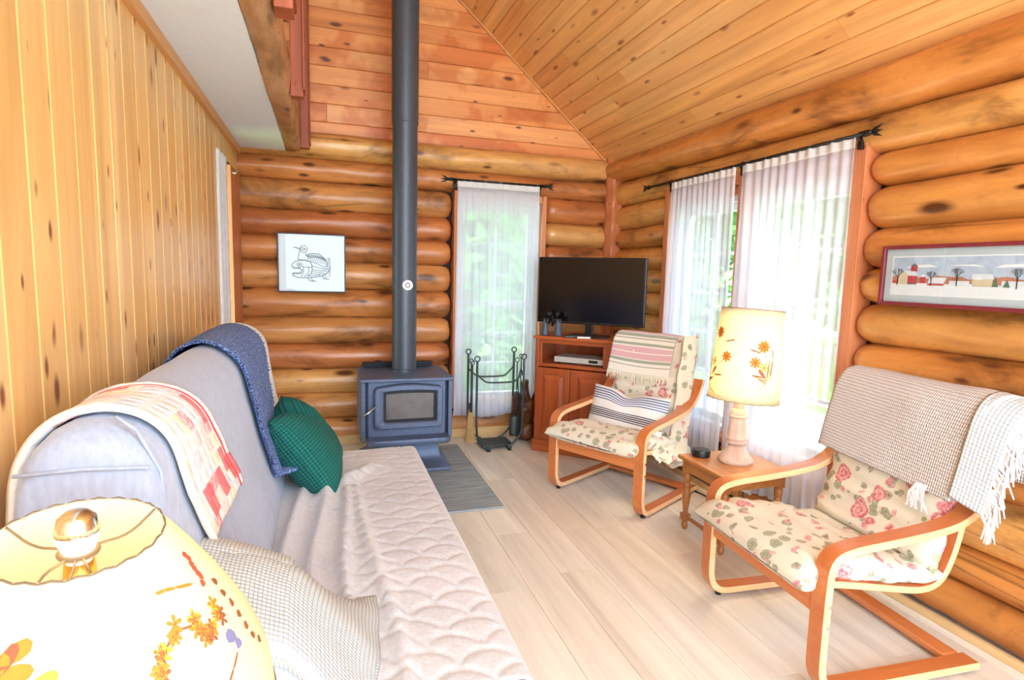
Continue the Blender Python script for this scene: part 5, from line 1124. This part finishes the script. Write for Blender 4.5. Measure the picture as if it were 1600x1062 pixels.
for w_, pts in ((LW, E_((405, 330), (335, 305), (400, 318))), (LW, [(x, y) for x, y in arc(.375, .735, .058, .058, 200, -150)]), (LW * 1.3, E_((420, 330), (455, 310), (500, 330), (450, 350), (420, 330))), (LW, E_((415, 365), (405, 420), (395, 480))), (LW, E_((500, 385), (505, 410), (540, 460))), (LW, E_((395, 480), (450, 485), (540, 490))),
                (LW * 1.3, E_((505, 420), (560, 395), (620, 390), (690, 400), (740, 435), (775, 475), (800, 520), (795, 575))), (LW, E_((540, 470), (600, 440), (690, 450), (750, 480), (790, 500))), (LW, E_((540, 500), (640, 530), (740, 575), (800, 580))), (LW, E_((800, 455), (835, 455), (838, 590), (830, 720))), (LW * .8, E_((815, 460), (815, 590))),
                (LW * 1.2, E_((310, 590), (315, 550), (350, 515), (400, 495), (480, 492), (560, 510), (585, 560), (590, 620), (575, 680), (520, 720))), (LW * 1.4, E_((310, 590), (350, 605), (410, 600), (450, 640), (430, 680), (370, 690), (315, 685), (330, 720), (400, 745), (500, 745), (620, 735), (720, 715), (800, 670), (838, 610), (835, 585))),
                (LW, arc(.315, .468, .034, .034, 0, 360)), (LW * 1.2, arc(.315, .468, .010, .010, 0, 360, 6)), (LW, E_((455, 590), (575, 590))), (LW, E_((590, 570), (700, 600), (800, 605))), (LW, E_((590, 620), (700, 640), (820, 610))), (LW, E_((585, 650), (690, 665), (800, 640))), (LW, E_((575, 680), (660, 690), (760, 680))), (LW, E_((520, 720), (600, 712), (700, 700))), (LW, E_((460, 580), (470, 650), (440, 730))), (LW, E_((540, 600), (540, 660), (480, 730))),
                (LW * 1.3, E_((525, 745), (555, 790), (640, 795))), (LW, E_((570, 745), (590, 780), (610, 785))), (LW * 1.3, E_((730, 715), (755, 755), (820, 758))), (LW, E_((770, 700), (785, 745)))):
    ribbon(m, pts, w_, pl, 0)
for k in range(10): x0 = 520 + 27 * k; ribbon(m, E_((x0, 420 - 22 * math.sin(k / 9 * PI) + 4 * k), (x0 + 22, 440 - 10 * math.sin(k / 9 * PI) + 5 * k)), LW * 1.6, pl, 0)
for k in range(8): x0 = 570 + 28 * k; ribbon(m, E_((x0, 455 + 2 * k), (x0 + 6, 500 + 7 * k)), LW * .8, pl, 0)
for k in range(7): x0 = 325 + 16 * k; ribbon(m, E_((x0, 600), (x0 + 8, 615)), LW * .9, pl, 0); ribbon(m, E_((x0, 688), (x0 + 8, 672)), LW * .9, pl, 0)
for k in range(8): a = 455 + 12 * k; ribbon(m, E_((a, 512 + 2 * (k % 3)), (a + 4, 570)), LW * .4, pl, 1)
m.build('ink_drawing', [M_ink, M_line], pd)
box('glazing', PX0 + .008, PX1 - .008, PY - .001, PY + .001, PZ0 + .008, PZ1 - .008, M_pglass, pd, 0.0003)
# farm print on the right wall
fp = thing('farm_print', (2.34, 1.6, 1.27), 'long mahogany framed print of a snowy farm on the right log wall', 'picture')
FY0, FY1, FZ0, FZ1, FX = 1.905, 1.05, 1.268, 1.522, 2.335
def fb(nm, ya, yb, z0, z1, d0, d1, mat, b=0.002): return box(nm, FX + d0, FX + d1, min(ya, yb), max(ya, yb), z0, z1, mat, fp, b)
fb('frame_bar', FY0, FY0 - .016, FZ0, FZ1, -0.012, 0.016, M_mah, 0.004); fb('frame_bar', FY1, FY1 + .016, FZ0, FZ1, -0.012, 0.016, M_mah, 0.004); fb('frame_bar', FY0 - .016, FY1 + .016, FZ0, FZ0 + .016, -0.012, 0.016, M_mah, 0.004); fb('frame_bar', FY0 - .016, FY1 + .016, FZ1 - .016, FZ1, -0.012, 0.016, M_mah, 0.004)
fb('mat_board', FY0 - .016, FY1 + .016, FZ0 + .016, FZ1 - .016, 0.004, 0.010, M_matgrey, 0.0005)
FC = [plain('print_' + n_, c_, .9, var=v_) for n_, c_, v_ in (('white', (240, 242, 246), .01), ('sky', (190, 206, 228), .10), ('snow', (236, 240, 246), .02), ('red', (200, 74, 80), .1), ('hill', (196, 130, 108), .15), ('roof', (226, 232, 240), .03), ('twig', (132, 106, 96), .1), ('pine', (92, 128, 108), .1), ('tan', (222, 206, 178), .06), ('grey', (120, 120, 130), .05))]
m = MB(); fl_ = lambda x, y, off: (FX + 0.003 - off, FY0 - 0.045 - x, FZ0 + 0.045 + y); W_, H_ = 0.765, 0.164
def poly(pts, mi, lay): 
    n = len(pts); m.add([fl_(x, y, lay * .0005) for x, y in pts] + [fl_(x, y, lay * .0005 - .0004) for x, y in pts], [tuple(range(n)), tuple(range(2 * n - 1, n - 1, -1))] + [(k, k + n, (k + 1) % n + n, (k + 1) % n) for k in range(n)], mi)
poly([(0, 0), (W_, 0), (W_, H_), (0, H_)], 0, 0); poly([(.006, .05), (W_ - .006, .05), (W_ - .006, H_ - .006), (.006, H_ - .006)], 1, 1)
for k in range(4): x0 = .06 + .17 * k; poly([(x0, .115 + .01 * (k % 2)), (x0 + .14, .118), (x0 + .10, .128), (x0 + .03, .126)], 0, 2)
poly([(.006, .05)] + [(.006 + (W_ - .012) * k / 24, .078 + .010 * math.sin(k * 1.7) * math.cos(k * .6)) for k in range(25)] + [(W_ - .006, .05)], 4, 2)
poly([(.006, .012), (W_ - .006, .008)] + [(W_ - .006 - (W_ - .012) * k / 12, .050 + .004 * math.sin(k * 2.1)) for k in range(13)], 2, 3)
def rect(a, b, c, e, mi, lay): poly([(a, c), (b, c), (b, e), (a, e)], mi, lay)
rect(.008, .03, .05, .062, 3, 4); rect(.035, .075, .046, .085, 8, 4); poly([(.033, .085), (.055, .104), (.078, .085)], 8, 4); rect(.075, .115, .046, .082, 3, 5); poly([(.055, .104), (.105, .100), (.118, .082), (.078, .082)], 5, 6); rect(.085, .113, .100, .122, 3, 4); poly([(.083, .122), (.099, .134), (.115, .122)], 9, 5); rect(.076, .112, .046, .052, 9, 7)
rect(.128, .15, .052, .078, 3, 4); poly([(.126, .078), (.139, .090), (.152, .078)], 0, 5); rect(.160, .225, .044, .052, 3, 5); poly([(.160, .052), (.225, .052), (.235, .076), (.168, .076)], 5, 6)
rect(.245, .32, .044, .064, 5, 4); rect(.33, .40, .044, .072, 8, 5); poly([(.325, .072), (.405, .072), (.398, .092), (.33, .092)], 5, 6); poly([(.335, .070), (.352, .084), (.369, .070)], 0, 7); rect(.43, .50, .044, .066, 5, 4); rect(.52, .60, .044, .060, 3, 4); poly([(.515, .060), (.605, .060), (.598, .074), (.525, .074)], 5, 5); rect(.64, .70, .044, .06, 8, 4); poly([(.635, .06), (.705, .06), (.67, .08)], 5, 5)
for x0, h in ((.41, .036), (.448, .028), (.62, .03)): poly([(x0 - .011, .044), (x0 + .011, .044), (x0, .044 + h)], 7, 8)
random.seed(21)
def tree2(x0, y0, h):
    def br(x, y, a, L, w, dep):
        x1, y1 = x + L * math.cos(a), y + L * math.sin(a); ribbon(m, [(x, y), (x1, y1)], w, lambda p, q, o: fl_(p, q, .0045), 6)
        if dep:
            for s_ in (-.5, .0, .5): br(x1, y1, a + s_ + random.uniform(-.15, .15), L * .62, w * .6, dep - 1)
    br(x0, y0, PI / 2, h * .36, .0035, 3)
for x0, y0, h in ((.032, .044, .085), (.175, .044, .07), (.275, .046, .085), (.48, .040, .09), (.56, .044, .06), (.71, .042, .08)): tree2(x0, y0, h)
m.build('farm_scene', FC, fp)
fb('glazing', FY0 - .016, FY1 + .016, FZ0 + .016, FZ1 - .016, -0.0065, -0.0045, M_pglass, 0.0003)

# ================================================================== OUTSIDE
random.seed(5)
struct(MB().box(-14, 22, -10, 26, -0.75, -0.65).build('ground', M_grass))
dk = MB(); deck = struct(MB().box(2.75, 5.3, -1.0, 6.2, -0.25, -0.13).build('deck', M_deck))
for k in range(17): MB().bbox(2.75 + .15 * k, 2.75 + .15 * k + .142, -1.0, 6.2, -0.13, -0.10, 0.003).build('deck_board', M_deck, deck)
rl = thing('deck_railing', (5.2, 2.6, -0.1), 'pale deck railing outside the curtained side windows', 'railing')
MB().bbox(5.15, 5.24, -1.0, 6.2, 0.78, 0.83, 0.006).build('top_rail', M_deck, rl); MB().bbox(5.17, 5.21, -1.0, 6.2, 0.0, 0.05, 0.006).build('bottom_rail', M_deck, rl)
for k in range(48): MB().bbox(5.175, 5.205, -0.95 + .15 * k, -0.92 + .15 * k, 0.05, 0.78, 0.002).build('baluster', M_deck, rl)
def tree(x, y, h, rad, mat, label, nleaf=6500):
    t = thing('tree', (x, y, -0.65), label, 'tree', 'trees outside the windows'); MB().tube([(x, y, -0.65), (x + .1, y, h * .4), (x - .05, y + .1, h * .8)], [0.16, 0.11, 0.04], 10).build('trunk', M_bark, t, smooth=True)
    m = MB(); cl = [(Vector((random.gauss(0, .45), random.gauss(0, .45), random.uniform(-.75, .75))), random.uniform(.28, .5)) for _ in range(16)]
    for _ in range(nleaf):
        c, rr = random.choice(cl); d_ = Vector((random.gauss(0, 1), random.gauss(0, 1), random.gauss(0, 1))).normalized() * rr * random.uniform(.5, 1); p = Vector((x, y, h * .55)) + Vector(((c.x + d_.x) * rad, (c.y + d_.y) * rad, (c.z + d_.z) * h * .62))
        a = Vector((random.gauss(0, 1), random.gauss(0, 1), random.gauss(0, .6))).normalized() * random.uniform(.12, .22); b = a.cross(Vector((random.gauss(0, 1), random.gauss(0, 1), random.gauss(0, 1)))).normalized() * random.uniform(.06, .10)
        m.add([p - a, p + b, p + a, p - b], [(0, 1, 2, 3)])
    tag(m.build('foliage', mat, t), kind='stuff')
tree(1.6, 8.2, 4.2, 1.6, M_leafA, 'bright green leafy tree straight outside the tall back window', 2600); tree(4.6, 10.5, 3.6, 1.6, M_leafB, 'pale green tree behind the curtain, outside the back window beside the television'); tree(-1.8, 9.8, 3.6, 1.6, M_leafB, 'pale green tree outside, hidden behind the stove wall'); tree(2.4, 12.6, 6.0, 2.5, M_leafA, 'taller green tree farther off outside the back window', 3000)
tree(10.2, 7.0, 4.6, 2.1, M_leafA, 'green tree outside the side window nearest the corner'); tree(9.0, 11.8, 5.2, 2.3, M_leafB, 'pale tree beyond the deck, seen beside the window mullion'); tree(11.6, 3.2, 4.8, 2.2, M_leafB, 'pale green tree beyond the deck railing by the farm picture'); tree(6.2, 16.2, 6.0, 2.6, M_leafA, 'farthest green tree beyond the deck', 5000); tree(12.6, 14.2, 5.6, 2.4, M_leafB, 'pale tree far outside, in line with the lit table lamp'); tree(15.0, 11.2, 6.4, 3.0, M_leafA, 'tall green tree far outside the side windows', 6500)
